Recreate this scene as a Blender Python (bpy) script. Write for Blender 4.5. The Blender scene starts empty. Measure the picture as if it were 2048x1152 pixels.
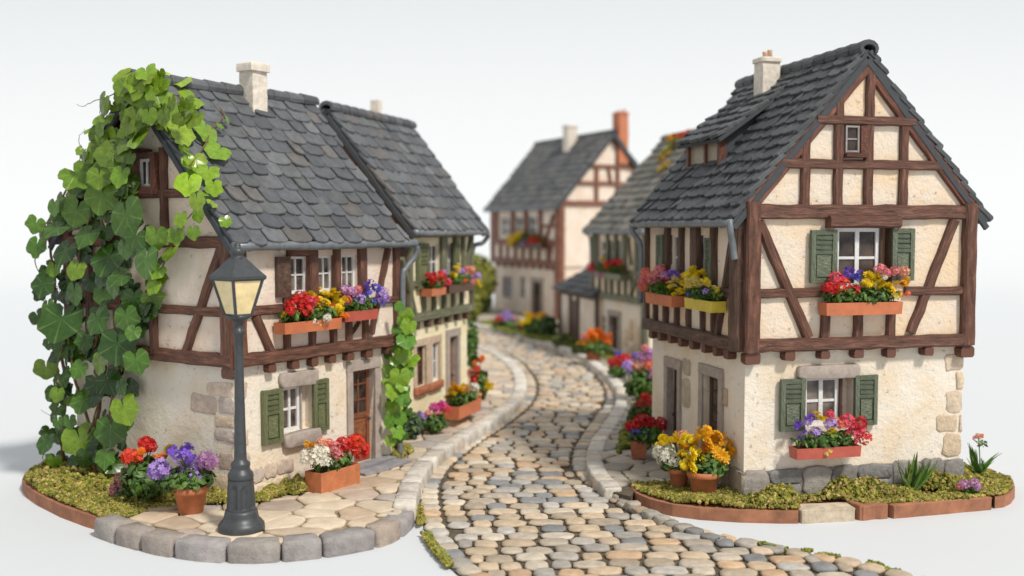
import bpy, math, random
from mathutils import Vector, Matrix, Quaternion, noise
random.seed(7)
R = random.random
def U(a, b): return a + (b - a) * R()
def G(s): return random.gauss(0, s)
# ------------------------------------------------------------------ camera
F_PX, TH, HC = 2100.0, 0.057, 5.0
sc = bpy.context.scene
cam_d = bpy.data.cameras.new('camera'); cam = bpy.data.objects.new('camera', cam_d)
sc.collection.objects.link(cam); sc.camera = cam
cam.location = (0, 0, HC); cam.rotation_euler = (math.pi/2 - TH, 0, 0)
cam_d.sensor_width = 36; cam_d.lens = 36*F_PX/2048; cam_d.clip_end = 500; cam_d.clip_start = .1
cam_d.dof.use_dof = True; cam_d.dof.focus_distance = 18.6; cam_d.dof.aperture_fstop = .26
# ------------------------------------------------------------------ light
w = bpy.data.worlds.new('World'); sc.world = w; w.use_nodes = True
w.node_tree.nodes['Background'].inputs[0].default_value = (.93, .97, 1, 1)
w.node_tree.nodes['Background'].inputs[1].default_value = .59
sun_d = bpy.data.lights.new('sun', 'SUN'); sun_d.energy = 3.0; sun_d.angle = math.radians(7); sun_d.color = (1, .955, .88)
sun = bpy.data.objects.new('sun', sun_d); sc.collection.objects.link(sun)
sun.rotation_euler = Vector((.66, -.74, 1.12)).to_track_quat('Z', 'Y').to_euler()
sc.view_settings.view_transform = 'Standard'; sc.view_settings.look = 'None'
sc.view_settings.exposure = .17; sc.view_settings.gamma = 1
# ------------------------------------------------------------------ pixel -> world
CO = Vector((0, 0, HC))
def ray(px, py):
    q = (576-py)/F_PX
    return Vector(((px-1024)/F_PX, math.cos(TH)+q*math.sin(TH), -math.sin(TH)+q*math.cos(TH)))
def at_z(px, py, z=0.):
    d = ray(px, py); return CO + d*((z-HC)/d.z)
def at_y(px, py, Y):
    d = ray(px, py); return CO + d*(Y/d.y)
# ------------------------------------------------------------------ materials
def nt(name):
    m = bpy.data.materials.new(name); m.use_nodes = True
    t = m.node_tree; return m, t, t.nodes['Principled BSDF'], t.nodes, t.links
def rampn(N, stops):
    r = N.new('ShaderNodeValToRGB'); e = r.color_ramp.elements
    e[0].position, e[0].color = stops[0][0], (*stops[0][1], 1)
    e[1].position, e[1].color = stops[-1][0], (*stops[-1][1], 1)
    for p, c in stops[1:-1]:
        x = e.new(p); x.color = (*c, 1)
    return r
def noise_n(N, L, vec, scale, detail=5, rough=.55):
    n = N.new('ShaderNodeTexNoise'); n.inputs['Scale'].default_value = scale
    n.inputs['Detail'].default_value = detail; n.inputs['Roughness'].default_value = rough
    if vec: L.new(vec, n.inputs['Vector'])
    return n
def mixc(N, L, a, b, f, mode='MIX'):
    m = N.new('ShaderNodeMix'); m.data_type = 'RGBA'; m.blend_type = mode
    for i, v in ((0, f), (6, a), (7, b)):
        if isinstance(v, (int, float)): m.inputs[i].default_value = v
        elif isinstance(v, tuple): m.inputs[i].default_value = (*v, 1)
        else: L.new(v, m.inputs[i])
    return m.outputs[2]
def bump(N, L, B, h, strength, dist=.02, prev=None):
    b = N.new('ShaderNodeBump'); b.inputs['Strength'].default_value = strength; b.inputs['Distance'].default_value = dist
    L.new(h, b.inputs['Height'])
    if prev: L.new(prev, b.inputs['Normal'])
    L.new(b.outputs[0], B.inputs['Normal']); return b.outputs[0]
def objc(N): return N.new('ShaderNodeTexCoord').outputs['Object']
def mat_plaster(name, base, warm, dark):
    m, t, B, N, L = nt(name); c = objc(N)
    n1 = noise_n(N, L, c, 1.1, 6, .6); r1 = rampn(N, [(.43, base), (.62, warm)]); L.new(n1.outputs[0], r1.inputs[0])
    n2 = noise_n(N, L, c, 14, 4, .7); r2 = rampn(N, [(.62, (0, 0, 0)), (.78, (1, 1, 1))]); L.new(n2.outputs[0], r2.inputs[0])
    c1 = mixc(N, L, r1.outputs[0], warm, r2.outputs[0])
    n3 = noise_n(N, L, c, 7.5, 8, .75); r3 = rampn(N, [(.60, (0, 0, 0)), (.66, (.85, .85, .85))]); L.new(n3.outputs[0], r3.inputs[0])
    c2 = mixc(N, L, c1, dark, r3.outputs[0])
    L.new(c2, B.inputs['Base Color']); B.inputs['Roughness'].default_value = .85
    h = noise_n(N, L, c, 4.5, 8, .72); b = bump(N, L, B, h.outputs[0], .8, .07)
    mu = noise_n(N, L, c, 28, 3, .6)
    b = bump(N, L, B, mu.outputs[0], .2, .02, b)
    L.new(b, B.inputs['Normal'])
    bump(N, L, B, r3.outputs[0], .35, -.02, b); return m
def mat_wood(name, a, b, rough=.6):
    m, t, B, N, L = nt(name)
    uv = N.new('ShaderNodeUVMap').outputs[0]
    mp = N.new('ShaderNodeMapping'); mp.inputs['Scale'].default_value = (2.2, 26, 1); L.new(uv, mp.inputs[0])
    n = noise_n(N, L, mp.outputs[0], 1, 7, .65); r = rampn(N, [(.3, a), (.55, b), (.72, tuple(min(1, x*1.9+.02) for x in b))]); L.new(n.outputs[0], r.inputs[0])
    c = objc(N); n2 = noise_n(N, L, c, 9, 5, .7); r2 = rampn(N, [(.62, (0, 0, 0)), (.76, (.55, .55, .55))]); L.new(n2.outputs[0], r2.inputs[0])
    c2 = mixc(N, L, r.outputs[0], tuple(min(1, x*2.6+.05) for x in b), r2.outputs[0])
    L.new(c2, B.inputs['Base Color']); B.inputs['Roughness'].default_value = rough
    bb = bump(N, L, B, n.outputs[0], 1., .06); bump(N, L, B, n2.outputs[0], .3, .03, bb); return m
def mat_attr(name, rough=.8, var=.25, scale=8, bstr=.4, bd=.02, spec=.5, tint=None):
    """base colour comes from the per-stone colour attribute, broken up by noise"""
    m, t, B, N, L = nt(name)
    a = N.new('ShaderNodeAttribute'); a.attribute_name = 'Col'; c = objc(N)
    n = noise_n(N, L, c, scale, 7, .65); r = rampn(N, [(.3, (1-var,)*3), (.7, (1+var,)*3)]); L.new(n.outputs[0], r.inputs[0])
    o = mixc(N, L, a.outputs[0], r.outputs[0], 1., 'MULTIPLY')
    if tint:
        n4 = noise_n(N, L, c, scale*.45, 5, .7); r4 = rampn(N, [(.56, (0, 0, 0)), (.7, (.6, .6, .6))]); L.new(n4.outputs[0], r4.inputs[0])
        o = mixc(N, L, o, tint, r4.outputs[0])
    L.new(o, B.inputs['Base Color']); B.inputs['Roughness'].default_value = rough
    B.inputs['Specular IOR Level'].default_value = spec
    n2 = noise_n(N, L, c, scale*2.2, 6, .7); bb = bump(N, L, B, n.outputs[0], bstr, bd*2); bump(N, L, B, n2.outputs[0], bstr, bd, bb); return m
def mat_plain(name, col, rough=.6, scale=12, var=.15, bstr=.2, metal=0, spec=.5):
    m, t, B, N, L = nt(name); c = objc(N)
    n = noise_n(N, L, c, scale, 6, .65); r = rampn(N, [(.3, tuple(x*(1-var) for x in col)), (.7, tuple(min(1, x*(1+var)) for x in col))]); L.new(n.outputs[0], r.inputs[0])
    L.new(r.outputs[0], B.inputs['Base Color']); B.inputs['Roughness'].default_value = rough; B.inputs['Metallic'].default_value = metal
    B.inputs['Specular IOR Level'].default_value = spec
    if bstr: bump(N, L, B, n.outputs[0], bstr, .02)
    return m
def mat_leaf(name, rough=.3, vein=True, trans=.3):
    m, t, B, N, L = nt(name)
    a = N.new('ShaderNodeAttribute'); a.attribute_name = 'Col'; col = a.outputs[0]; c = objc(N)
    n = noise_n(N, L, c, 9, 4, .6); r = rampn(N, [(.3, (.72,)*3), (.7, (1.2,)*3)]); L.new(n.outputs[0], r.inputs[0])
    col = mixc(N, L, col, r.outputs[0], 1., 'MULTIPLY')
    if vein:
        uv = N.new('ShaderNodeUVMap').outputs[0]; s = N.new('ShaderNodeSeparateXYZ'); L.new(uv, s.inputs[0])
        def M(op, x, y=None):
            q = N.new('ShaderNodeMath'); q.operation = op
            for i, v in enumerate((x, y)):
                if v is None: continue
                if isinstance(v, (int, float)): q.inputs[i].default_value = v
                else: L.new(v, q.inputs[i])
            return q.outputs[0]
        at = M('ARCTAN2', s.outputs[0], s.outputs[1])
        cs = M('ABSOLUTE', M('COSINE', M('MULTIPLY', at, 3.)))
        v = M('MULTIPLY', M('POWER', cs, 120.), .42)
        lit = mixc(N, L, col, (.55, .75, .3), .35)
        col = mixc(N, L, col, lit, v)
        bump(N, L, B, v, .25, -.02)
    L.new(col, B.inputs['Base Color']); B.inputs['Roughness'].default_value = rough
    tr = N.new('ShaderNodeBsdfTranslucent'); L.new(mixc(N, L, col, (1., 1., .25), 1., 'MULTIPLY'), tr.inputs[0])
    ms = N.new('ShaderNodeMixShader'); ms.inputs[0].default_value = trans
    L.new(B.outputs[0], ms.inputs[1]); L.new(tr.outputs[0], ms.inputs[2])
    L.new(ms.outputs[0], N['Material Output'].inputs[0]); return m
def mat_glass_dark(name, lo, hi):
    m, t, B, N, L = nt(name); c = objc(N)
    n = noise_n(N, L, c, 2.4, 4, .6); r = rampn(N, [(.35, lo), (.65, hi)]); L.new(n.outputs[0], r.inputs[0])
    L.new(r.outputs[0], B.inputs['Base Color']); B.inputs['Roughness'].default_value = .16; return m
PL_UP = mat_plaster('cream_plaster', (.80, .68, .55), (.82, .62, .42), (.45, .28, .16))
PL_LO = mat_plaster('pale_plaster', (.82, .74, .63), (.78, .64, .47), (.40, .28, .17))
PL_PK = mat_plaster('pinkish_plaster', (.80, .69, .58), (.75, .58, .45), (.38, .26, .17))
PL_YE = mat_plaster('yellow_plaster', (.84, .76, .54), (.82, .72, .46), (.5, .38, .2))
WOOD = mat_wood('brown_timber', (.040, .015, .008), (.145, .058, .034))
WOOD_RED = mat_wood('red_brown_timber', (.05, .015, .008), (.15, .048, .025), .5)
WOOD_GR = mat_wood('green_timber', (.085, .085, .05), (.155, .155, .09))
WOOD_DK = mat_wood('dark_brown_timber', (.03, .015, .009), (.10, .05, .03))
WOOD_C = mat_wood('faded_brown_timber', (.10, .035, .02), (.22, .085, .05))
SHUT_G = mat_wood('sage_green_paint', (.085, .105, .065), (.145, .17, .11))
SHUT_O = mat_wood('olive_green_paint', (.10, .115, .05), (.155, .17, .075))
DOOR_M = mat_wood('orange_brown_door', (.13, .04, .015), (.27, .095, .04), .45)
SLATE = mat_attr('slate', .62, .28, 6, .6, .02, .5)
SLATE_M = mat_attr('mossy_slate', .8, .3, 3, .6, .02, .4, (.10, .10, .035))
STONE = mat_attr('stone_blocks', .85, .22, 7, .7, .03, .4)
COBBLE = mat_attr('cobblestone', .6, .22, 5, .45, .02, .5)
PAVE = mat_attr('flagstone', .8, .18, 3, .6, .02, .4)
KERB_M = mat_attr('kerb_stone', .82, .2, 5, .8, .03, .4)
MORTAR = mat_plain('earth_mortar', (.10, .078, .05), .95, 8, .4, .6)
MORTAR_L = mat_plain('sandy_mortar', (.30, .23, .15), .95, 6, .35, .6)
FLAT_DK = mat_plain('dark_roof_deck', (.045, .05, .056), .7)
WHITE_P = mat_plain('white_window_paint', (.68, .67, .66), .5, 20, .12, .3)
GLASS = mat_glass_dark('window_glass', (.035, .028, .025), (.22, .18, .15))
GLASS_D = mat_glass_dark('dark_window_glass', (.015, .011, .01), (.10, .07, .055))
ZINC = mat_plain('zinc_grey', (.17, .185, .20), .45, 6, .25, .2, .25)
IRON = mat_plain('painted_iron', (.046, .050, .054), .42, 9, .25, .25)
AMBER = mat_plain('amber_glass', (.78, .62, .33), .25, 3, .25, .15)
CHIM = mat_plain('chimney_stone', (.70, .62, .53), .9, 9, .2, .9)
CHIM_OR = mat_plain('orange_brick', (.50, .18, .09), .85, 9, .2, .6)
TERRA = mat_plain('terracotta', (.50, .17, .07), .72, 5, .22, .35)
TERRA_D = mat_plain('dark_terracotta', (.36, .12, .055), .78, 6, .3, .5)
TERRA_O = mat_plain('orange_clay', (.50, .15, .06), .6, 5, .15, .2)
PLAST_R = mat_plain('red_box_paint', (.42, .085, .055), .5, 5, .15, .2)
PLAST_Y = mat_plain('yellow_box_paint', (.55, .42, .04), .5, 5, .15, .2)
SLAB = mat_plain('terracotta_slab', (.33, .14, .075), .85, 2.5, .35, .7)
GREYST = mat_plain('grey_stone', (.26, .25, .26), .8, 5, .25, .6)
LINT = mat_plain('lintel_stone', (.36, .30, .26), .88, 6, .22, .8)
SOIL = mat_plain('soil', (.035, .022, .012), .95, 20, .3, .6)
LEAF = mat_leaf('ivy_leaf', .27, True, .22); PLEAF = mat_leaf('plant_leaf', .5, False, .25)
STEM = mat_plain('vine_stem', (.16, .09, .035), .7, 10, .4, .5)
MOSS = mat_attr('moss', .95, .3, 10, .2, .02, .1)
PETAL_M = {}
def petal(c):
    if c not in PETAL_M:
        col = PETCOL[c]; m, t, B, N, L = nt(c + '_petals')
        oc = objc(N); n = noise_n(N, L, oc, 5.5, 3, .6)
        r = rampn(N, [(.3, tuple(x*.62 for x in col)), (.55, col), (.75, tuple(min(1, x*1.12+.05) for x in col))]); L.new(n.outputs[0], r.inputs[0])
        L.new(r.outputs[0], B.inputs['Base Color']); B.inputs['Roughness'].default_value = .6
        tr = N.new('ShaderNodeBsdfTranslucent'); L.new(r.outputs[0], tr.inputs[0])
        ms = N.new('ShaderNodeMixShader'); ms.inputs[0].default_value = .25
        L.new(B.outputs[0], ms.inputs[1]); L.new(tr.outputs[0], ms.inputs[2]); L.new(ms.outputs[0], N['Material Output'].inputs[0])
        PETAL_M[c] = m
    return PETAL_M[c]
PETCOL = dict(red=(.68, .015, .012), crimson=(.55, .012, .02), scarlet=(.80, .05, .015), orange=(.85, .22, .015), yellow=(.88, .66, .015), gold=(.86, .46, .008),
              lemon=(.88, .74, .22), white=(.85, .82, .70), pink=(.80, .24, .26), coral=(.82, .20, .13), rose=(.78, .07, .12), magenta=(.62, .04, .28),
              lilac=(.48, .30, .72), purple=(.20, .09, .55), blue=(.10, .11, .60), mauve=(.60, .28, .55), salmon=(.84, .38, .24), dusty=(.45, .16, .20))
# ------------------------------------------------------------------ mesh collector
ORIG = {}
class MB:
    def __init__(s): s.v = []; s.f = []; s.uv = []; s.c = []
    def face(s, idx, col=None, uvs=None): s.f.append(idx); s.c.append(col or (1, 1, 1)); s.uv.append(uvs or [(0, 0)]*len(idx))
    def add(s, pts): i = len(s.v); s.v += [Vector(p) for p in pts]; return i
    def box(s, T, a0, a1, b0, b1, c0, c1, j=0, col=None):
        i = s.add([T(a+G(j) if j else a, b+G(j) if j else b, c+G(j) if j else c) for a in (a0, a1) for b in (b0, b1) for c in (c0, c1)])
        L = [abs(a1-a0), abs(b1-b0), abs(c1-c0)]
        for q, (x, y) in (((0, 1, 3, 2), (2, 1)), ((4, 6, 7, 5), (1, 2)), ((0, 4, 5, 1), (0, 2)), ((2, 3, 7, 6), (2, 0)), ((0, 2, 6, 4), (1, 0)), ((1, 5, 7, 3), (0, 1))):
            s.face([i+k for k in q], col, [(0, 0), (0, .2), (1., .2), (1., 0)])
    def bar(s, A, B, side, up, w, h, j=.012, seg=None, col=None, ch=.2):
        """hand-cut bar from A to B (world), w across side, h along up; chamfered and slightly uneven"""
        A = Vector(A); B = Vector(B); ln = (B-A).length; seg = seg or max(2, int(ln/.22)); u0 = R()*20; v0 = R()*9
        side = side.normalized(); up = up.normalized(); rings = []
        o = [(-.5, -.5+ch), (-.5+ch*h/max(w, 1e-6)*.8, -.5), (.5-ch*h/max(w, 1e-6)*.8, -.5), (.5, -.5+ch), (.5, .5-ch), (.5-ch*h/max(w, 1e-6)*.8, .5), (-.5+ch*h/max(w, 1e-6)*.8, .5), (-.5, .5-ch)]
        for k in range(seg+1):
            c = A.lerp(B, k/seg)+side*G(j*.4); ww = w*(1+G(j*2.)); hh = h*(1+G(j))
            rings.append(s.add([c+side*(x*ww+G(j*.3))+up*(y*hh+G(j*.3)) for x, y in o]))
        for k in range(seg):
            for q in range(8):
                q2 = (q+1) % 8; a, b = rings[k], rings[k+1]
                x0, x1 = u0+k/seg*ln, u0+(k+1)/seg*ln; y0, y1 = v0+q*.09, v0+(q+1)*.09
                s.face([a+q, a+q2, b+q2, b+q], col, [(x0, y0), (x0, y1), (x1, y1), (x1, y0)])
        s.face([rings[0]+q for q in range(8)][::-1], col); s.face([rings[-1]+q for q in range(8)], col)
    def stone(s, pts, nrm, h, col, ins=.82, base=0., j=.0, rnd=.5):
        """polygon outline -> block with rounded top"""
        n = len(pts); nrm = nrm.normalized(); c = sum(pts, Vector())/n
        r0 = s.add([p+nrm*base for p in pts]); r1 = s.add([p+nrm*(base+h*(1-rnd)+G(j)) for p in pts])
        r2 = s.add([c+(p-c)*((1+ins)/2+.03)+nrm*(base+h*(1-rnd*.28)+G(j)) for p in pts])
        r3 = s.add([c+(p-c)*ins+nrm*(base+h+G(j)) for p in pts]); cc = s.add([c+nrm*(base+h*1.03)])
        for k in range(n):
            k2 = (k+1) % n
            for a, b in ((r0, r1), (r1, r2), (r2, r3)): s.face([a+k, a+k2, b+k2, b+k], col)
            s.face([r3+k, r3+k2, cc], col)
        s.face([r0+k for k in range(n)][::-1], col)
    def tube(s, P, rad, n=8, col=None, cap=True):
        P = [Vector(p) for p in P]; rs = rad if isinstance(rad, (list, tuple)) else [rad]*len(P); rings = []; d0 = None
        for k, p in enumerate(P):
            d = (P[min(k+1, len(P)-1)]-P[max(k-1, 0)]).normalized()
            if d0 is None: x = d.orthogonal().normalized()
            else: x = (x-d*x.dot(d)).normalized()
            d0 = d; y = d.cross(x)
            rings.append(s.add([p+(x*math.cos(t)+y*math.sin(t))*rs[k] for t in [2*math.pi*q/n for q in range(n)]]))
        for k in range(len(P)-1):
            for q in range(n): q2 = (q+1) % n; s.face([rings[k]+q, rings[k]+q2, rings[k+1]+q2, rings[k+1]+q], col, [(k*.3, q*.1), (k*.3, q*.1+.1), (k*.3+.3, q*.1+.1), (k*.3+.3, q*.1)])
        if cap: s.face([rings[0]+q for q in range(n)][::-1], col); s.face([rings[-1]+q for q in range(n)], col)
    def lathe(s, o, prof, n=24, sq=None, flute=None, col=None, rot=0):
        rings = []
        for k, (r, z) in enumerate(prof):
            pts = []
            for q in range(n):
                t = 2*math.pi*q/n+rot; rr = r
                if flute and flute[0] <= k <= flute[1]: rr *= 1-.15*((q//2) % 2)
                pts.append(Vector(o)+Vector((rr*math.cos(t), rr*math.sin(t), z)))
            rings.append(s.add(pts))
        for k in range(len(prof)-1):
            for q in range(n): q2 = (q+1) % n; s.face([rings[k]+q, rings[k]+q2, rings[k+1]+q2, rings[k+1]+q], col)
        s.face([rings[0]+q for q in range(n)][::-1], col); s.face([rings[-1]+q for q in range(n)], col)
    def build(s, name, mat, parent=None, smooth=False):
        me = bpy.data.meshes.new(name); o = bpy.data.objects.new(name, me); sc.collection.objects.link(o)
        org = ORIG.get(parent.name, Vector()) if parent else Vector()
        me.from_pydata([tuple(p-org) for p in s.v], [], s.f); me.materials.append(mat)
        uv = me.uv_layers.new(name='UVMap'); flat = [x for u in s.uv for p in u for x in p]; uv.data.foreach_set('uv', flat)
        ca = me.color_attributes.new('Col', 'FLOAT_COLOR', 'CORNER')
        fl = []
        for f, c in zip(s.f, s.c): fl += [c[0], c[1], c[2], 1.]*len(f)
        ca.data.foreach_set('color', fl)
        import bmesh
        bm = bmesh.new(); bm.from_mesh(me); bmesh.ops.recalc_face_normals(bm, faces=bm.faces)
        bm.to_mesh(me); bm.free()
        if smooth: me.polygons.foreach_set('use_smooth', [True]*len(me.polygons))
        if parent: o.parent = parent
        ORIG[o.name] = org.copy(); return o
def tag(o, label, cat, group=None):
    o['label'] = label; o['category'] = cat
    if group: o['group'] = group
    return o
def thing(name, label, cat, loc, group=None):
    o = bpy.data.objects.new(name, None); sc.collection.objects.link(o); o.location = loc; o.empty_display_size = .2
    ORIG[o.name] = Vector(loc); return tag(o, label, cat, group)
def struct(o, kind='structure'): o['kind'] = kind; return o
W3 = lambda x, y, z: Vector((x, y, z))
TABLE = -.28
# ------------------------------------------------------------------ backdrop (white sweep)
mb = MB(); m, t, B, N, L = nt('white_paper'); B.inputs['Base Color'].default_value = (.60, .62, .64, 1); B.inputs['Roughness'].default_value = .9; B.inputs['Specular IOR Level'].default_value = .1
prof = [(-60, TABLE), (60, TABLE)]+[(84+40*math.sin(a), TABLE+40-40*math.cos(a)) for a in [math.pi/2*k/16 for k in range(17)]]+[(124, 110)]
i0 = mb.add([(x, y, z) for (y, z) in prof for x in (-160, 160)])
for k in range(len(prof)-1): mb.face([i0+2*k, i0+2*k+1, i0+2*k+3, i0+2*k+2])
struct(mb.build('backdrop', m, smooth=True))
# ------------------------------------------------------------------ polylines, polygons
def resample(P, step):
    out = [P[0].copy()]; acc = 0
    for a, b in zip(P, P[1:]):
        d = (b-a).length; t = step-acc
        while t <= d: out.append(a.lerp(b, t/d)); t += step
        acc = d-(t-step)
    return out
def smooth(P, n=6):
    out = []
    for k in range(len(P)-1):
        p0, p1, p2, p3 = P[max(k-1, 0)], P[k], P[k+1], P[min(k+2, len(P)-1)]
        for q in range(n):
            t = q/n; out.append(.5*((2*p1)+(p2-p0)*t+(2*p0-5*p1+4*p2-p3)*t*t+(3*p1-p0-3*p2+p3)*t**3))
    return out+[P[-1]]
def inside(p, poly):
    c = False; n = len(poly)
    for k in range(n):
        a, b = poly[k], poly[k-1]
        if (a.y > p.y) != (b.y > p.y) and p.x < (b.x-a.x)*(p.y-a.y)/(b.y-a.y)+a.x: c = not c
    return c
def slab(mb, poly, z0, z1, ins=0, j=0, col=None):
    n = len(poly); c = sum(poly, Vector())/n
    a = mb.add([(p.x+G(j), p.y+G(j), z0) for p in poly]); b = mb.add([(p.x+G(j), p.y+G(j), z1) for p in poly])
    for k in range(n): k2 = (k+1) % n; mb.face([a+k, a+k2, b+k2, b+k], col)
    from mathutils.geometry import tessellate_polygon
    for t in tessellate_polygon([[Vector((p.x, p.y, 0)) for p in poly]]): mb.face([b+k for k in t], col); mb.face([a+k for k in t][::-1], col)
# ------------------------------------------------------------------ road of cobbles
ZR = -.20
RL = smooth([at_z(x, y, ZR) for x, y in [(1010, 1200), (925, 1152), (880, 1110), (848, 1060), (836, 1010), (840, 965), (870, 925), (930, 880), (1000, 835), (1042, 795), (1046, 760), (1022, 725), (985, 700), (940, 680), (880, 664), (820, 655)]])
RR = smooth([at_z(x, y, ZR) for x, y in [(2150, 1200), (1860, 1152), (1700, 1113), (1590, 1094), (1480, 1074), (1390, 1050), (1300, 1018), (1240, 985), (1196, 955), (1178, 925), (1183, 890), (1210, 845), (1234, 810), (1235, 780), (1208, 745), (1150, 712), (1080, 686), (1010, 668), (940, 654), (820, 643)]])
def xat(P, Y):
    for a, b in zip(P, P[1:]):
        if a.y <= Y <= b.y: return a.x+(b.x-a.x)*(Y-a.y)/max(1e-6, b.y-a.y)
    return P[0].x if Y < P[0].y else P[-1].x
CC = [(.56, .48, .38), (.62, .47, .32), (.42, .38, .33), (.62, .42, .26), (.50, .42, .33), (.27, .27, .27), (.66, .57, .45), (.46, .37, .27), (.64, .50, .36), (.52, .48, .43), (.58, .45, .31)]
def ccol(pal=CC): c = random.choice(pal); k = U(.85, 1.15)*(.84 if pal is CC else 1); return tuple(x*k for x in c)
mb = MB(); bed = MB()
left_pts = [p for p in RL]; right_pts = [p for p in RR]
bed_poly = left_pts+right_pts[::-1]
nb = 70; y0r, y1r = 14.3, 58.; rows = []
for k in range(nb+1):
    Y = y0r+(y1r-y0r)*(k/nb)**1.3; rows.append(bed.add([(xat(RL, Y)+.06, Y, ZR-.07), (xat(RR, Y)-.03, Y, ZR-.07), (xat(RL, Y)+.03, Y, TABLE+.004), (xat(RR, Y), Y, TABLE+.004)]))
for a, b in zip(rows, rows[1:]):
    bed.face([a, a+1, b+1, b]); bed.face([a, b, b+2, a+2]); bed.face([a+1, b+1, b+3, a+3])
struct(bed.build('road_bed', MORTAR))
up = Vector((0, 0, 1))
def cobble(cx, cy, w, d, ang, col, zb=TABLE+.02, h=None, n=10, pw=.62):
    pts = []
    for q in range(n):
        t = 2*math.pi*(q+.5)/n; ct, st = math.cos(t), math.sin(t)
        x = w/2*math.copysign(abs(ct)**pw, ct)*U(.88, 1.06); y = d/2*math.copysign(abs(st)**pw, st)*U(.86, 1.07)
        pts.append(Vector((cx+x*math.cos(ang)-y*math.sin(ang), cy+x*math.sin(ang)+y*math.cos(ang), zb)))
    mb.stone(pts, up+Vector((G(.04), G(.04), 0)), (h or (ZR-zb))+G(.008), col, .70, rnd=.5, j=.006)
Y = 14.6; row = 0
while Y < 56:
    d = U(.33, .40); xl, xr = xat(RL, Y)+.46, xat(RR, Y)-.42
    sl = 0.0
    x = xl-(.22 if row % 2 else 0)
    while x < xr-.1:
        wd = U(.34, .66)
        x2 = min(x+wd, xr); x1 = max(x, xl)
        if x2-x1 > .2:
            cxx = (x1+x2)/2; yy = Y+.10*math.sin(cxx*1.1+Y*.35)+G(.02)
            cobble(cxx, yy, (x2-x1)*.95, d*U(.92, 1.0), G(.06), ccol())
        x += wd
    Y += d; row += 1
for P, off in ((RL, .22), (RR, -.20)):
    Q = resample(P, .42)
    for a, b in zip(Q, Q[1:]):
        c = (a+b)/2; dr = (b-a); ang = math.atan2(dr.y, dr.x); nn = Vector((dr.y, -dr.x, 0)).normalized()
        if nn.x*off < 0: nn = -nn
        c = c+nn*abs(off)
        cobble(c.x, c.y, .42*.94, .38, ang, ccol(), h=ZR-TABLE-.005)
struct(mb.build('road', COBBLE, smooth=True))
# ------------------------------------------------------------------ kerbs
def kerb(P, w, ztop, zbot, seg, pal, wob=.01, name='kerb'):
    mb = MB(); P = smooth(P)
    Q = [P[0]]; 
    step = .02; D = resample(P, step); k = 0
    while k < len(D)-1:
        ln = int(U(*seg)/step); k2 = min(k+ln, len(D)-1); a, b = D[k], D[k2]
        if k2-k < 5: break
        md = D[(k+k2)//2]
        def nrm(i):
            d = D[min(i+6, len(D)-1)]-D[max(i-6, 0)]; return Vector((d.y, -d.x, 0)).normalized()
        g = .016
        ks = [k, (k+k2)//2, k2]; out = []
        for sgn, order in ((1, ks), (-1, ks[::-1])):
            for i in order:
                p = D[i]; dd = (b-a).normalized()*g
                q = p+nrm(i)*sgn*w/2*U(.95, 1.05)
                if i == k: q = q+dd
                if i == k2: q = q-dd
                out.append(Vector((q.x, q.y, 0)))
        # chamfer the corners
        pts = []
        n = len(out)
        for q in range(n):
            if q in (1, 4): pts.append(out[q]); continue
            pr, nx = out[q-1], out[(q+1) % n]; e = .055
            pts.append(out[q]+(pr-out[q]).normalized()*e); pts.append(out[q]+(nx-out[q]).normalized()*e)
        zt = ztop(a.y) if callable(ztop) else ztop; zb = zbot
        pts = [Vector((p.x, p.y, zb)) for p in pts]
        h = zt-zb+G(wob)
        c = sum(pts, Vector())/len(pts); r = []
        rr = [(0, .97), (.3, 1.0), (.74, 1.0), (.93, .965), (1., .88)]
        rings = [mb.add([Vector((c.x+(p.x-c.x)*sc_+G(.004), c.y+(p.y-c.y)*sc_+G(.004), zb+h*f+G(.004))) for p in pts]) for f, sc_ in rr]
        cc = mb.add([c+up*h*1.01]); col = ccol(pal); n = len(pts)
        for ra, rb in zip(rings, rings[1:]):
            for q in range(n): q2 = (q+1) % n; mb.face([ra+q, ra+q2, rb+q2, rb+q], col)
        for q in range(n): mb.face([rings[-1]+q, rings[-1]+(q+1) % n, cc], col)
        k = k2
    o = mb.build(name, KERB_M, smooth=True); return struct(o)
KP = [(.57, .52, .46), (.62, .57, .50), (.52, .48, .43), (.56, .49, .41), (.62, .58, .52)]
KP2 = [(.36, .31, .28), (.40, .34, .30), (.33, .30, .29), (.42, .34, .28), (.37, .33, .30)]
KL = [at_z(x, y, 0) for x, y in [(900, 683), (950, 693), (1000, 714), (1032, 742), (1041, 772), (1030, 800), (990, 832), (930, 870), (872, 907), (832, 950), (815, 990), (808, 1018), (782, 1042), (733, 1061), (640, 1076), (550, 1084), (463, 1085), (370, 1077), (290, 1061), (235, 1046), (207, 1036)]]
k_far = 11
kerb(KL[:12], .40, lambda y: .075, TABLE, (.5, .75), KP)
kerb(KL[11:], .42, .03, TABLE, (.62, .98), KP2, .014)
KR = [at_z(x, y, -.06) for x, y in [(820, 634), (900, 642), (950, 650), (1010, 662), (1080, 680), (1150, 704), (1206, 740), (1240, 778), (1243, 808), (1224, 845), (1198, 885), (1188, 920), (1200, 952), (1228, 983)]]
kerb(KR, .36, lambda y: .0, TABLE, (.42, .62), KP)
KR2 = [at_z(x, y, -.15) for x, y in [(1232, 986), (1262, 1006), (1310, 1032), (1390, 1060), (1450, 1075)]]
kerb(KR2, .26, -.13, TABLE, (.26, .40), [(.36, .33, .28), (.42, .32, .22), (.25, .24, .23), (.48, .42, .34)], .02)
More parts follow.
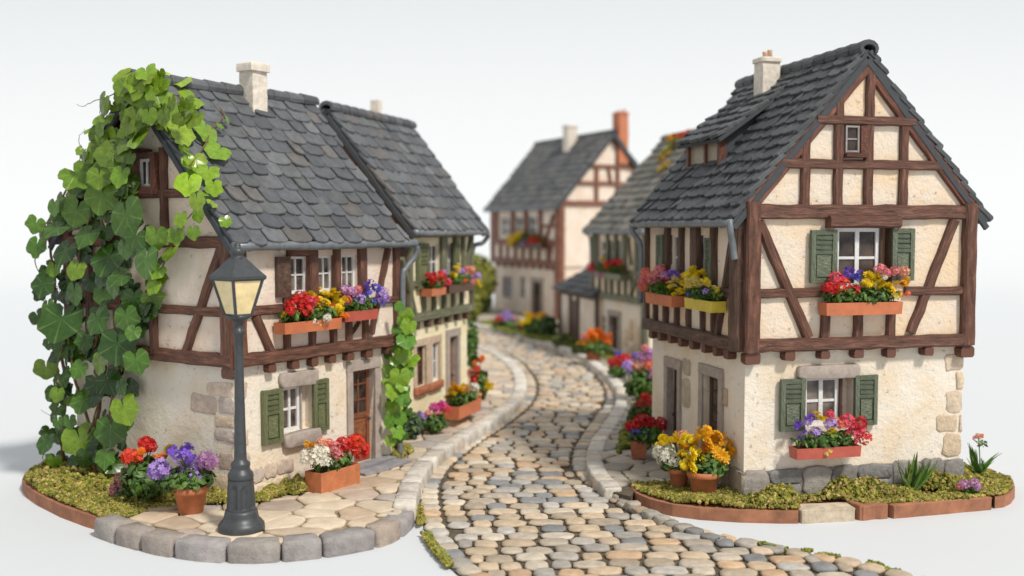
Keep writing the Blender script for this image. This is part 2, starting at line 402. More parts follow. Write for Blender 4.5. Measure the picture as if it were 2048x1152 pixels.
# ------------------------------------------------------------------ houses
class House:
    def __init__(s, name, label, X, Y, a, W, L, z1, z2, z3, oe, hand, ov=None, jet=.10, gbase=0.):
        s.X, s.Y, s.a, s.W, s.L, s.z1, s.z2, s.z3, s.oe, s.hand = X, Y, a, W, L, z1, z2, z3, oe, hand
        s.ov = oe if ov is None else ov; s.jet = jet; s.sl = (z3-z2)/(W/2+oe)
        s.root = thing(name, label, 'house', (X, Y, gbase), 'half-timbered model houses')
    def P(s, u, v, z): c, n = math.cos(s.a), math.sin(s.a); return Vector((s.X+u*c-s.hand*v*n, s.Y+u*n+s.hand*v*c, z))
    def T(s, face):
        if face == 'street': return lambda a, n, z: s.P(a, -n, z)
        if face == 'gable': return lambda a, n, z: s.P(-n, a, z)
        if face == 'back': return lambda a, n, z: s.P(a, s.W+n, z)
        return lambda a, n, z: s.P(s.L+n, a, z)
    def px(s, face, x, y, n=0.):
        T = s.T(face); o = T(0, n, 0); e = (T(1, n, 0)-o); nn = (T(0, n+1, 0)-o); d = ray(x, y)
        t = (o-CO).dot(nn)/d.dot(nn); p = CO+d*t-o; return p.dot(e), p.z
def wallface(mb, T, a0, a1, z0, z1, n, holes, depth=.2):
    A = sorted({a0, a1, *[h[0] for h in holes], *[h[1] for h in holes]}); Z = sorted({z0, z1, *[h[2] for h in holes], *[h[3] for h in holes]})
    for x0, x1 in zip(A, A[1:]):
        for y0, y1 in zip(Z, Z[1:]):
            cx, cz = (x0+x1)/2, (y0+y1)/2
            if any(h[0] < cx < h[1] and h[2] < cz < h[3] for h in holes): continue
            i = mb.add([T(x0, n, y0), T(x1, n, y0), T(x1, n, y1), T(x0, n, y1)]); mb.face([i, i+1, i+2, i+3])
    for h in holes:
        c = [(h[0], h[2]), (h[1], h[2]), (h[1], h[3]), (h[0], h[3])]
        i = mb.add([T(p[0], n, p[1]) for p in c]+[T(p[0], n-depth, p[1]) for p in c])
        for k in range(4): k2 = (k+1) % 4; mb.face([i+k, i+k2, i+4+k2, i+4+k])
        mb.face([i+4, i+5, i+6, i+7])
def wallring(H, z0, z1, ins, holes, mat, name, gtop=False, label=None, thick=0.):
    mb = MB(); g = ins
    faces = {'street': (g, H.L-g), 'gable': (g, H.W-g), 'back': (g, H.L-g), 'end': (g, H.W-g)}
    for f, (a0, a1) in faces.items(): wallface(mb, H.T(f), a0, a1, z0, z1, -g, holes.get(f, []), .22)
    if gtop:
        for f in ('gable', 'end'):
            T = H.T(f); zr = H.z3-.12
            i = mb.add([T(g, -g, z1), T(H.W-g, -g, z1), T(H.W/2, -g, zr)]); mb.face([i, i+1, i+2])
    o = mb.build(name, mat, H.root)
    return o
def beamset(H, T, items, mat, name='timber_frame', n=0., t=.10, parent=None):
    """items: (s0,z0,s1,z1,width)"""
    mb = MB()
    for it in items:
        s0, z0, s1, z1, wd = it[:5]; tt = t if len(it) < 6 else it[5]
        tt *= U(.9, 1.12)
        A = T(s0, n+tt/2-.03, z0); B = T(s1, n+tt/2-.03, z1); nn = (T(0, 1, 0)-T(0, 0, 0)); d = (B-A).normalized()
        mb.bar(A, B, nn.cross(d), nn, wd, tt+.05)
    return mb.build(name, mat, parent or H.root)
def roof_slope(mb, O, ea, eb, ec, la, lb, exp, wmean, th, pal, jit=.03):
    """O eave corner, ea along eave, eb up slope, ec normal"""
    nrow = max(3, round(lb/exp)); exp = lb/nrow
    for r in range(nrow):
        b0 = r*exp-.03; a = -U(0, wmean*.6)
        while a < la:
            wd = wmean*U(.68, 1.4); a0 = max(a, 0)+.008; a1 = min(a+wd, la)-.008; a += wd
            if a1-a0 < wmean*.25: continue
            bl = b0+G(jit*.6); bt = min(b0+exp*1.5, lb+.0); cl = th*1.05+U(0, .025); ct = .02
            k = exp*.13; dl, dr = U(0, k), U(0, k)
            P2 = [(a0+U(.0, .025), bl+dl+.05), (a0+wd*.16, bl+dl*.25), ((a0+a1)/2, bl-U(0, .025)), (a1-wd*.16, bl+dr*.25), (a1-U(0, .025), bl+dr+.05), (a1, bt), (a0, bt)]
            tw = G(.012)
            def pt(x, y, c): f = (y-b0)/(exp*1.5); return O+ea*x+eb*y+ec*(c+cl+(ct-cl)*max(0, min(1, f))+tw*(x-(a0+a1)/2)/wd*2)
            col = ccol(pal); n = len(P2); cxa = sum(p[0] for p in P2)/n; cyb = sum(p[1] for p in P2)/n
            b_ = mb.add([pt(x, y, -th) for x, y in P2]); m_ = mb.add([pt(x, y, -.018) for x, y in P2])
            t_ = mb.add([pt(cxa+(x-cxa)*.93, cyb+(y-cyb)*.93, G(.003)) for x, y in P2])
            for q in range(n): q2 = (q+1) % n; mb.face([b_+q, b_+q2, m_+q2, m_+q], col); mb.face([m_+q, m_+q2, t_+q2, t_+q], col)
            mb.face([t_+q for q in range(n)], col); mb.face([b_+q for q in range(n)][::-1], col)
SP = [(.085, .090, .099), (.105, .109, .116), (.068, .073, .082), (.125, .128, .133), (.092, .095, .10), (.104, .104, .106), (.078, .083, .092), (.076, .08, .088), (.098, .102, .11), (.112, .104, .10), (.11, .115, .12)]
SP_D = [(.060, .063, .067), (.072, .075, .079), (.050, .053, .057), (.085, .087, .09), (.066, .068, .071)]
SP_E = [(.16, .15, .13), (.13, .125, .11), (.19, .175, .15), (.15, .135, .11), (.11, .11, .10)]
def roof(H, exp=.34, wm=.42, th=.06, pal=SP, mat=SLATE, label=None, barge=WOOD_RED, capn=None, far=None):
    la = H.L+H.ov+(H.oe if far is None else far)
    u0 = -H.ov; hw = H.W/2+H.oe; lb = math.hypot(hw, H.z3-H.z2)
    deck = MB()
    z2, z3 = H.z2, H.z3
    for u in (u0+.03, u0+la-.03): deck.add([H.P(u, -H.oe+.02, z2), H.P(u, H.W/2, z3), H.P(u, H.W+H.oe-.02, z2), H.P(u, H.W+H.oe-.02, z2-.09), H.P(u, H.W/2, z3-.12), H.P(u, -H.oe+.02, z2-.09)])
    for k in range(6): deck.face([k, (k+1) % 6, 6+(k+1) % 6, 6+k])
    deck.face([0, 1, 4, 5]); deck.face([1, 2, 3, 4]); deck.face([6, 7, 10, 11]); deck.face([7, 8, 9, 10])
    rf = deck.build('roof', FLAT_DK, H.root)
    if label: rf['label'] = label
    mb = MB(); ea = (H.P(1, 0, 0)-H.P(0, 0, 0))
    for side in (0, 1):
        O = H.P(u0, -H.oe, z2) if side == 0 else H.P(u0, H.W+H.oe, z2)
        top = H.P(u0, H.W/2, z3); eb = (top-O).normalized(); ec = ea.cross(eb).normalized()
        if ec.z < 0: ec = -ec
        roof_slope(mb, O-eb*.05+ec*.02, ea, eb, ec, la, lb, exp, wm, th, pal)
    mb.build('slates', mat, rf)
    cap = MB(); n = capn or int(la/.42); k = 0
    for k in range(n):
        a0 = u0-.03+(la+.06)*k/n; a1 = a0+(la+.06)/n*1.06; cen = z3+.03; r0, r1 = .17, .20; col = ccol(pal)
        rg = []
        for a, r in ((a0, r1*.93), (a0+.03, r1), (a1, r0)):
            ring = []
            for q in range(9):
                t = math.radians(-28+236*q/8); ring.append(H.P(a, H.W/2+math.cos(t)*r*1.05, cen-.02+math.sin(t)*r*.85))
            for q in range(8, -1, -1):
                t = math.radians(-28+236*q/8); ring.append(H.P(a, H.W/2+math.cos(t)*r*.7, cen-.04+math.sin(t)*r*.5))
            rg.append(cap.add(ring))
        for x, y in zip(rg, rg[1:]):
            for q in range(18): q2 = (q+1) % 18; cap.face([x+q, x+q2, y+q2, y+q], col)
        for x in (rg[0], rg[-1]): cap.face([x+q for q in range(18)], col)
    cap.build('ridge_cap', mat, rf)
    if barge:
        for u in ((u0+.04), (u0+la-.04)):
            for sg in (0, 1):
                mb = MB()
                A = H.P(u, -H.oe+.02 if sg == 0 else H.W+H.oe-.02, z2-.17); Bp = H.P(u, H.W/2, z3-.20)
                d = (Bp-A).normalized(); nn = ea
                mb.bar(A, Bp, nn.cross(d), nn, .12, .07, .006); mb.build('barge_board', FLAT_DK, rf)
        # rafters against the wall under the verge
        for f, n0 in (('gable', 0.), ('end', 0.)):
            T = H.T(f)
            for sg in (0, 1):
                mb = MB(); A = T(0 if sg == 0 else H.W, .03, z2-.10+H.oe*H.sl-.08); Bp = T(H.W/2, .03, z3-.30)
                d = (Bp-A).normalized(); nn = ea; mb.bar(A, Bp, nn.cross(d), nn, .24, .10, .008); mb.build('rafter', barge, rf)
    return rf
def gutter(H, u0, u1, pipes=(), r=.085, sides=('street',)):
    mb = MB(); z = H.z2-.075; v = -H.oe-.035
    ln = u1-u0; P = [H.P(u0+ln*k/12, v, z+G(.006)) for k in range(13)]
    mb.tube(P, r, 10)
    for k in range(7): mb.tube([H.P(u0+ln*(k+.5)/7, v+.0, z+.0), H.P(u0+ln*(k+.5)/7+.012, v, z)], r*1.13, 10)
    g = mb.build('gutter', ZINC, H.root, True)
    for P in pipes:
        mb = MB(); mb.tube(smooth([H.P(*p) for p in P], 5), .065, 10); mb.build('drainpipe', ZINC, H.root, True)
def window(H, T, s0, s1, z0, z1, n, cols=2, rows=2, fw=.055, glass=GLASS, mat=WHITE_P, deep=.06, double=False):
    mb = MB(); s0, s1 = min(s0, s1), max(s0, s1)
    def b(a0, a1, c0, c1, dn=0): mb.box(T, a0, a1, n, n+deep-dn, c0, c1, .002)
    b(s0, s0+fw, z0, z1); b(s1-fw, s1, z0, z1); b(s0+fw-.004, s1-fw+.004, z0+.002, z0+fw*1.1, .004); b(s0+fw-.004, s1-fw+.004, z1-fw, z1-.002, .004)
    for k in range(1, cols):
        c = s0+(s1-s0)*k/cols; h = fw*(.62 if double else .38); b(c-h, c+h, z0+fw, z1-fw, .006)
    for k in range(1, rows):
        c = z0+(z1-z0)*k/rows; b(s0+fw, s1-fw, c-fw*.34, c+fw*.34, .016)
    w_ = mb.build('window', mat, H.root)
    mb = MB(); mb.box(T, s0+.01, s1-.01, n-.01, n+deep*.35, z0+.01, z1-.01); mb.build('pane', glass, w_)
    return w_
def shutter(H, T, s0, s1, z0, z1, n=.03, mat=SHUT_G, slats=3, tilt=0):
    mb = MB(); s0, s1 = min(s0, s1), max(s0, s1); w_ = s1-s0; h = z1-z0; e = .012
    f = min(.09, w_*.2)
    def TT(a, nn, z): return T(a, nn+tilt*(a-s0), z)
    mb.box(TT, s0+.004, s1-.004, n, n+.045, z0+.004, z1-.004, .004)
    for a0, a1, c0, c1 in ((s0, s0+f, z0, z1), (s1-f, s1, z0, z1), (s0+f, s1-f, z0+.002, z0+f), (s0+f, s1-f, z1-f, z1-.002)): mb.box(TT, a0, a1, n+.01, n+.085, c0, c1, .004)
    zc = z0+h*.55; mb.box(TT, s0+f, s1-f, n+.02, n+.083, zc, zc+f*.7, .003)
    k0, k1 = zc+f*.7, z1-f
    for k in range(slats):
        c = k0+(k1-k0)*(k+.5)/slats; q = (k1-k0)/slats*.33
        mb.box(TT, s0+f+.01, s1-f-.01, n+.03, n+.075, c-q, c+q, .005)
    mb.box(TT, s0+f+.03, s1-f-.03, n+.03, n+.07, z0+f+.035, zc-.03, .004)
    return mb.build('shutter', mat, H.root)
def block(H, T, items, mat, name, pal=None, n=0., t=.05, rnd=.4):
    """rounded stones lying in a face: (s0,s1,z0,z1)"""
    mb = MB(); nn = T(0, 1, 0)-T(0, 0, 0)
    for s0, s1, z0, z1 in items:
        s0, s1 = min(s0, s1), max(s0, s1); w_, h = s1-s0, z1-z0; e = min(w_, h)*.18; P2 = []
        for x, y in ((s0+e, z0), ((s0+s1)/2, z0), (s1-e, z0), (s1, z0+e), (s1, (z0+z1)/2), (s1, z1-e), (s1-e, z1), ((s0+s1)/2, z1), (s0+e, z1), (s0, z1-e), (s0, (z0+z1)/2), (s0, z0+e)):
            P2.append(T(x+G(.012), n, y+G(.012)))
        mb.stone(P2, nn, t+U(0, .02)+.02, ccol(pal) if pal else (1, 1, 1), .86, base=-.02, rnd=rnd, j=.003)
    return mb.build(name, mat, H.root, True)
def joists(H, T, ss, z, w_=.19, h=.17, out=.05, mat=WOOD, n0=-.12):
    for s in ss:
        mb = MB(); nn = T(0, 1, 0)-T(0, 0, 0); A = T(s, n0-.05, z); B = T(s, out, z); mb.bar(A, B, T(1, 0, 0)-T(0, 0, 0), up, w_*U(.9, 1.1), h*U(.9, 1.1), .01, 2); mb.build('joist_end', mat, H.root)
def door(H, T, s0, s1, z0, z1, n, mat=DOOR_M, lights=True):
    mb = MB(); w_ = s1-s0; h = z1-z0
    mb.box(T, s0, s1, n, n+.04, z0, z1); f = w_*.13
    zc = z0+h*.5
    for a0, a1, c0, c1 in ((s0, s0+f, z0, z1), (s1-f, s1, z0, z1), (s0+f, s1-f, z1-f, z1-.002), (s0+f, s1-f, z0+.002, z0+f*1.6), (s0+f, s1-f, zc-f*.6, zc+f*.6)): mb.box(T, a0, a1, n+.02, n+.075, c0, c1, .002)
    mb.box(T, s0+f*1.6, s1-f*1.6, n+.03, n+.06, z0+f*2.3, zc-f*1.4)
    mb.box(T, (s0+s1)/2-.018, (s0+s1)/2+.018, n+.03, n+.07, zc+f*.6, z1-f)
    for k in (1, 2): c = zc+(z1-zc)*k/3; mb.box(T, s0+f, s1-f, n+.03, n+.066, c-.018, c+.018)
    d = mb.build('door', mat, H.root)
    mb = MB(); mb.box(T, s0+f, s1-f, n+.03, n+.05, zc+f*.6, z1-f); mb.build('pane', GLASS_D, d)
    mb = MB(); c = T(s1-f*.5, n+.10, z0+h*.45); mb.lathe(c, [(.012, -.03), (.03, -.015), (.03, .015), (.012, .03)], 8); mb.build('handle', IRON, d, True)
    return d
def frame_stone(H, T, s0, s1, z0, z1, wd, n, out=.06, mat=LINT, sill=False, lint=None, name='door_frame', depth=None):
    mb = MB(); dpt = .0
    mb.box(T, s0-wd, s0, n-.20, n+out, z0, z1, .006); mb.box(T, s1, s1+wd, n-.20, n+out, z0, z1, .006)
    lw = lint or wd; mb.box(T, s0-wd-.01, s1+wd+.01, n-.20, n+out+.01, z1-.0, z1+lw, .008)
    if sill: mb.box(T, s0-wd-.02, s1+wd+.02, n-.1, n+out+.06, z0-wd, z0, .008)
    return mb.build(name, mat, H.root)
def chimney(H, rf, c, w_, d_, z0, z1, mat, cap=.0, pots=0, potmat=None, label=None, rot=None, capw=.05):
    mb = MB(); a = H.a if rot is None else rot; ca, sa = math.cos(a), math.sin(a)
    T = lambda x, y, z: Vector((c.x+x*ca-y*sa, c.y+x*sa+y*ca, z))
    nz = 10; rings = []
    for k in range(nz+1):
        z = z0+(z1-cap-z0)*k/nz; e = .006
        rings.append(mb.add([T(x*w_/2*(1+G(.02)), y*d_/2*(1+G(.02)), z) for x, y in ((-1, -1), (0, -1), (1, -1), (1, 0), (1, 1), (0, 1), (-1, 1), (-1, 0))]))
    for x, y in zip(rings, rings[1:]):
        for q in range(8): mb.face([x+q, x+(q+1) % 8, y+(q+1) % 8, y+q])
    mb.face([rings[-1]+q for q in range(8)])
    ch = mb.build('chimney', mat, rf)
    if label: ch['label'] = label
    if cap:
        mb = MB(); mb.stone([T(x*(w_/2+capw)*U(.96, 1.04), y*(d_/2+capw)*U(.96, 1.04), z1-cap) for x, y in ((-1, -.85), (-.85, -1), (0, -1), (.85, -1), (1, -.85), (1, 0), (1, .85), (.85, 1), (0, 1), (-.85, 1), (-1, .85), (-1, 0))], up, cap, (1, 1, 1), .9, rnd=.35)
        mb.build('chimney_cap', mat, ch)
    for k in range(pots):
        mb = MB(); o = T((k-(pots-1)/2)*w_*.55, 0, z1-.02); mb.lathe(o, [(.06, 0), (.05, .13), (.058, .15), (.056, .17), (.04, .17), (.035, .1)], 12); mb.build('chimney_pot', potmat or TERRA, ch, True)
    return ch
# ================================================================== HOUSE A (left, ivy)
A = House('timber_house', 'cream house with brown timbers and grey slate roof, its gable overgrown with ivy',
          -4.991, 18.742, .979, 5.018, 4.541, 2.477, 4.749, 7.825, .24, 1)
TS, TG = A.T('street'), A.T('gable')
def rect(H, f, x0, x1, y0, y1, n=0.):
    """pixel rectangle -> (s0,s1,z0,z1) measured at its centre lines"""
    s0 = H.px(f, x0, (y0+y1)/2, n)[0]; s1 = H.px(f, x1, (y0+y1)/2, n)[0]; xm = (x0+x1)/2
    return (min(s0, s1), max(s0, s1), H.px(f, xm, y1, n)[1], H.px(f, xm, y0, n)[1])
eaveA = A.z2+A.oe*A.sl-.1
wA = rect(A, 'street', 567, 626, 771, 862, -.1); dA = rect(A, 'street', 704, 748, 738, 918, -.1); dA = (dA[0], dA[1], .10, dA[3])
wallring(A, 0, A.z1+.05, .10, {'street': [wA, dA]}, PL_LO, 'lower_wall')
up_w = [rect(A, 'street', 577, 616, 516, 588), rect(A, 'street', 637, 667, 511, 583), rect(A, 'street', 684, 714, 506, 576)]
zt = up_w[1][3]; zb = up_w[1][2]; up_w = [(a, b, zb, zt) for a, b, c, d in up_w]
wallring(A, A.z1, eaveA, 0, {'street': up_w}, PL_PK, 'upper_wall', True)
def beams_px(H, f, L_, n=.05):
    out = []
    for x0, y0, x1, y1, wd in L_:
        a = H.px(f, x0, y0, n); b = H.px(f, x1, y1, n); out.append((a[0], a[1], b[0], b[1], wd))
    return out
zs = A.z1+.13; zr = A.px('street', 530, 620)[1]
items = [(-.02, zs, A.L+.04, zs, .25), (.13, zs+.1, .13, eaveA, .28), (A.L-.08, zs+.1, A.L-.08, eaveA, .17), (0, eaveA-.06, A.L, eaveA-.06, .26),
         (.2, zr, up_w[0][0]-.05, zr, .19), (up_w[2][1]+.25, zr, A.L-.1, zr, .14)]
items += beams_px(A, 'street', [(512, 632, 549, 716, .17), (777, 497, 743, 668, .13), (701, 672, 719, 644, .06)])
s_ = lambda x, y=600: A.px('street', x, y, .05)[0]
for x in (575, 625, 668, 699, 732): items.append((s_(x, 660), zs+.1, s_(x, 660), zb-.02, .15))
for x, w_ in ((627, .24), (675, .17), (726, .24)): items.append((s_(x, 560), zb-.1, s_(x, 560), eaveA-.1, w_))
items.append((up_w[0][0]-.1, zb-.06, up_w[2][1]+.3, zb-.06, .10))
items.append((up_w[0][0]-.06, zt+.09, up_w[0][1]+.02, zt+.09, .17, .16))
beamset(A, TS, items, WOOD)
zg1 = A.px('gable', 370, 484)[1]; zg2 = A.px('gable', 350, 387)[1]; zgm = A.px('gable', 400, 622)[1]
vh = lambda z: (A.z3-z)/A.sl - .12   # half width of the gable at height z
items = [(0, zs, A.W, zs, .25), (.13, zs+.1, .13, eaveA, .28), (.0, zg1, A.W, zg1, .22), (.2, zgm, A.W-.2, zgm, .17),
         (A.W/2-vh(zg2), zg2, A.W/2+vh(zg2), zg2, .17), (A.W-.12, zs+.1, A.W-.12, eaveA, .24)]
g_ = lambda x, y: A.px('gable', x, y, .05)[0]
items += [(g_(327, 400), zg1, g_(327, 400), A.px('gable', 327, 295)[1], .18), (g_(268, 340), zg2, g_(268, 340), A.px('gable', 268, 296)[1], .16), (g_(300, 302), A.px('gable', 300, 306)[1], g_(268, 300), A.px('gable', 268, 304)[1], .14),
          (g_(307, 650), zs, g_(307, 650), zgm, .18), (g_(230, 500), zs, g_(230, 500), zg1, .18), (g_(175, 500), zs, g_(175, 500), zg1, .18)]
items += beams_px(A, 'gable', [(441, 492, 371, 703, .18), (205, 700, 160, 500, .18)])
beamset(A, TG, items, WOOD)
aw = rect(A, 'gable', 281, 321, 316, 378)
zc = (aw[2], aw[3]); wn = window(A, TG, aw[0]+.10, aw[1]-.1, aw[2]+.04, aw[3]-.02, .03, 2, 1, .05, GLASS_D)
fm = MB()
for a0, a1, c0, c1 in ((aw[0]-.02, aw[0]+.10, aw[2]-.1, aw[3]+.1), (aw[1]-.10, aw[1]+.04, aw[2]-.1, aw[3]+.1), (aw[0]+.1, aw[1]-.1, aw[3]-.02, aw[3]+.09), (aw[0]+.1, aw[1]-.1, aw[2]-.09, aw[2]+.04)): fm.box(TG, a0, a1, 0, .16, c0, c1, .004)
fm.build('window_surround', WOOD_RED, A.root)
for (a, b, c, d) in up_w: window(A, TS, a, b, c, d, -.13, 2, 2, .05)
# brown inner shutter at the left of the first window
sh = rect(A, 'street', 549, 576, 520, 606); mbx = MB(); mbx.box(TS, sh[0], sh[1], .02, .09, zb-.05, zt, .004); mbx.build('shutter', WOOD_DK, A.root)
# lower window
a, b, c, d = wA; window(A, TS, a+.0, b-.27, c+.0, d, -.26, 2, 2, .07)
fm = MB(); fm.box(TS, b-.272, b-.235, -.32, -.16, c, d); fm.build('window_reveal', LINT, A.root)
lr = rect(A, 'street', 553, 631, 744, 771, -.05); block(A, TS, [(a-.13, b+.1, d, d+.29)], LINT, 'lintel', n=-.1, t=.09, rnd=.2)
block(A, TS, [(a-.08, b+.12, c-.27, c-.01)], LINT, 'window_sill', n=-.1, t=.14, rnd=.2)
s1_ = rect(A, 'street', 528, 566, 775, 868, 0); shutter(A, TS, s1_[0], s1_[1], c-.12, d+.02, -.08, SHUT_O)
s2_ = rect(A, 'street', 628, 657, 753, 848, 0); shutter(A, TS, s2_[0]+.02, s2_[1]+.02, c-.08, d+.06, -.08, SHUT_O)
a, b, c, d = dA; door(A, TS, a+.0, b, c, d, -.30); frame_stone(A, TS, a, b, 0, d, .17, -.1, .05, lint=.19)
# door step
st = MB(); st.box(TS, a-.15, b+.35, -.10, .22, 0, .13, .012); st.box(TS, a-.25, b+.55, -.10, .48, 0.0, .065, .012); st.build('door_step', GREYST, A.root)
joists(A, TS, [A.px('street', x, 735, 0)[0] for x in (541, 588, 626, 662, 698, 735, 775)], A.z1-.08, .19, .17, .06)
jc = MB(); jc.bar(TG(.12, -.08, A.z1-.09), TG(.12, .06, A.z1-.09), TG(1, 0, 0)-TG(0, 0, 0), up, .30, .2, .01, 2); jc.build('corner_bracket', WOOD, A.root)
QP = [(.68, .53, .38), (.58, .46, .37), (.66, .52, .41), (.54, .45, .39), (.70, .56, .40)]
q = [rect(A, 'gable', x0, x1, y0, y1, -.1) for x0, x1, y0, y1 in ((414, 468, 765, 793), (381, 434, 789, 826), (437, 469, 797, 828), (430, 469, 832, 855), (429, 469, 858, 885), (437, 469, 905, 940), (415, 469, 948, 985), (380, 412, 955, 985))]
block(A, TG, q, STONE, 'corner_stones', QP, -.1, .005)
q = [rect(A, 'street', x0, x1, y0, y1, -.1) for x0, x1, y0, y1 in ((470, 492, 765, 800), (470, 488, 806, 850), (470, 496, 856, 893), (470, 500, 905, 950), (504, 527, 935, 965), (529, 553, 925, 955), (555, 586, 918, 947), (470, 506, 958, 1010), (508, 545, 968, 1005), (547, 570, 955, 992), (571, 588, 948, 985))]
block(A, TS, q, STONE, 'corner_stones', QP, -.1, .015)
rfA = roof(A, .355, .46, .06, far=.04)
gutter(A, -.22, A.L+.28, [[(A.L+.24, -A.oe-.03, A.z2-.10), (A.L+.33, -A.oe-.03, A.z2-.2), (A.L+.30, -A.oe+.02, A.z2-.38), (A.L+.10, -.14, A.z2-.62), (A.L+.02, -.12, A.z2-.85), (A.L+.02, -.12, 2.6), (A.L-.0, -.10, 2.3), (A.L-.0, -.02, 2.1), (A.L+.05, .0, 1.), (A.L+.05, 0, .05)]])
c_ = A.px('street', 505, 200, -A.W/2+.35)
u_, z_ = A.px('street', 507, 190, -A.W/2+.25)
chimney(A, rfA, A.P(u_, A.W/2-.25, 0), .40, .40, A.z3-.6, A.z3+.60, CHIM, .17, capw=.06, label='pale stone chimney with a flat cap')
# ================================================================== HOUSE F (right)
Fh = House('timber_house', 'large house on the right, brown timbered gable facing front, green shutters and a dormer',
           4.233, 19.168, 1.815, 4.842, 4.794, 2.71, 5.171, 8.312, .26, -1, ov=.10)
TS, TG = Fh.T('street'), Fh.T('gable'); eF = Fh.z2+Fh.oe*Fh.sl-.1
wL = rect(Fh, 'gable', 1611, 1706, 754, 850, -.1); wU = rect(Fh, 'gable', 1672, 1779, 456, 575, 0)
d1 = rect(Fh, 'street', 1337, 1357, 733, 868, -.1); d2 = rect(Fh, 'street', 1407, 1440, 751, 900, -.1)
d1 = (d1[0], d1[1], .05, d1[3]-.02); d2 = (d2[0], d2[1], .05, d2[3])
wallring(Fh, 0, Fh.z1+.05, .10, {'street': [d1, d2], 'gable': [wL]}, PL_LO, 'lower_wall')
uw = [rect(Fh, 'street', 1342, 1360, 470, 560), rect(Fh, 'street', 1398, 1413, 470, 560)]
uw = [(a, b, uw[0][2], uw[0][3]) for a, b, c, d in uw]
wallring(Fh, Fh.z1, eF, 0, {'street': uw, 'gable': [wU]}, PL_UP, 'upper_wall', True)
# gable timbers
zs = Fh.z1+.13; zt_ = Fh.px('gable', 1700, 424)[1]; zm = Fh.px('gable', 1580, 586)[1]; W_ = Fh.W
items = [(.05, zs, W_-.05, zs, .24, .14), (.14, zs-.12, .14, eF+.1, .30, .16), (W_-.14, zs-.1, W_-.14, eF+.1, .27, .16), (.2, zt_, W_-.2, zt_, .27, .13)]
g_ = lambda x, y: Fh.px('gable', x, y, .05)[0]; gz = lambda x, y: Fh.px('gable', x, y, .05)[1]
items += [(.25, zm, g_(1655, 586), zm, .18), (g_(1810, 576), zm, W_-.2, zm, .17)]
items += beams_px(Fh, 'gable', [(1519, 444, 1617, 675, .19), (1910, 440, 1822, 666, .19)])
for x in (1651, 1717, 1782): items.append((g_(x, 640), zs+.08, g_(x, 640), gz(x, 622), .18))
zr2 = gz(1715, 329); zr3 = gz(1715, 241); vF = lambda z: (Fh.z3-z)/Fh.sl-.10
items += [(W_/2-vF(zr2), zr2, W_/2+vF(zr2), zr2, .18), (W_/2-vF(zr3), zr3, W_/2+vF(zr3), zr3, .17)]
for x in (1611, 1677, 1738, 1808): items.append((g_(x, 350), zt_+.1, g_(x, 350), Fh.z3-.26-abs(g_(x, 350)-W_/2)*Fh.sl, .18, .085))
beamset(Fh, TG, items, WOOD)
beamset(Fh, TG, [(g_(1653, 445), gz(1723, 444), g_(1794, 445), gz(1723, 444), .23, .24)], WOOD, 'window_lintel')
joists(Fh, TG, [g_(x, 700) for x in (1578, 1648, 1716, 1780, 1855)], Fh.z1-.07, .20, .17, .10)
for s in (.16, W_-.14):
    jc = MB(); jc.bar(TG(s, -.1, Fh.z1-.1), TG(s, .10, Fh.z1-.1), TG(1, 0, 0)-TG(0, 0, 0), up, .30, .22, .01, 2); jc.build('corner_bracket', WOOD, Fh.root)
a, b, c, d = wU; wl = g_(1762, 500)
window(Fh, TG, a, wl, c, d, -.08, 2, 2, .07, GLASS_D, double=True); fm = MB(); fm.box(TG, wl+.003, wl+.05, -.15, .02, c, d); fm.box(TG, b-.04, b+.02, -.1, .06, c, d); fm.build('window_reveal', WOOD_DK, Fh.root)
shutter(Fh, TG, *rect(Fh, 'gable', 1621, 1672, 460, 566, .08), .04, SHUT_G); shutter(Fh, TG, *rect(Fh, 'gable', 1783, 1827, 457, 561, .08), .04, SHUT_G)
a, b, c, d = wL; wl = g_(1686, 800)
window(Fh, TG, a, wl+.04, c, d, -.24, 2, 2, .07, GLASS, double=True); fm = MB(); fm.box(TG, wl+.043, wl+.09, -.3, -.12, c, d); fm.build('window_reveal', WOOD_DK, Fh.root)
shutter(Fh, TG, *rect(Fh, 'gable', 1560, 1609, 758, 862, -.02), -.06, SHUT_G); shutter(Fh, TG, *rect(Fh, 'gable', 1709, 1754, 750, 850, -.02), -.06, SHUT_G)
block(Fh, TG, [rect(Fh, 'gable', 1596, 1719, 729, 755, -.05)], LINT, 'lintel', n=-.1, t=.11, rnd=.2)
# attic window
aw = rect(Fh, 'gable', 1686, 1728, 252, 311); window(Fh, TG, aw[0]+.01, aw[1]-.14, aw[2]+.05, aw[3], .02, 1, 2, .035, GLASS_D, mat_plain('weathered_grey_paint', (.30, .27, .25), .6))
fm = MB(); fm.box(TG, aw[1]-.13, aw[1]+.01, 0, .12, aw[2]+.03, aw[3], .003); fm.build('shutter', WOOD_RED, Fh.root)
fm = MB(); fm.box(TG, aw[0]-.02, aw[1]+.01, 0, .17, aw[2]-.04, aw[2]+.03, .004); fm.build('window_sill', WOOD_RED, Fh.root)
QF = [(.60, .48, .36), (.64, .53, .41), (.56, .46, .37), (.66, .52, .36)]
q = [rect(Fh, 'gable', *r, -.1) for r in ((1889, 1933, 709, 740), (1912, 1934, 744, 778), (1892, 1933, 780, 825), (1873, 1914, 830, 863), (1918, 1933, 829, 862), (1886, 1933, 865, 913))]
block(Fh, TG, [(max(0, a), min(b, W_-.09), c, d) for a, b, c, d in q], STONE, 'corner_stones', QF, -.1, .015)
PP = [(.29, .265, .235), (.24, .22, .20), (.33, .295, .26), (.26, .245, .225), (.31, .285, .26), (.23, .22, .21)]
xs = [1482, 1543, 1608, 1668, 1720, 1790, 1850, 1893, 1937]; ss = [g_(x, 960) for x in xs]; ss[0] = .06; ss[-1] = W_-.06; q = []
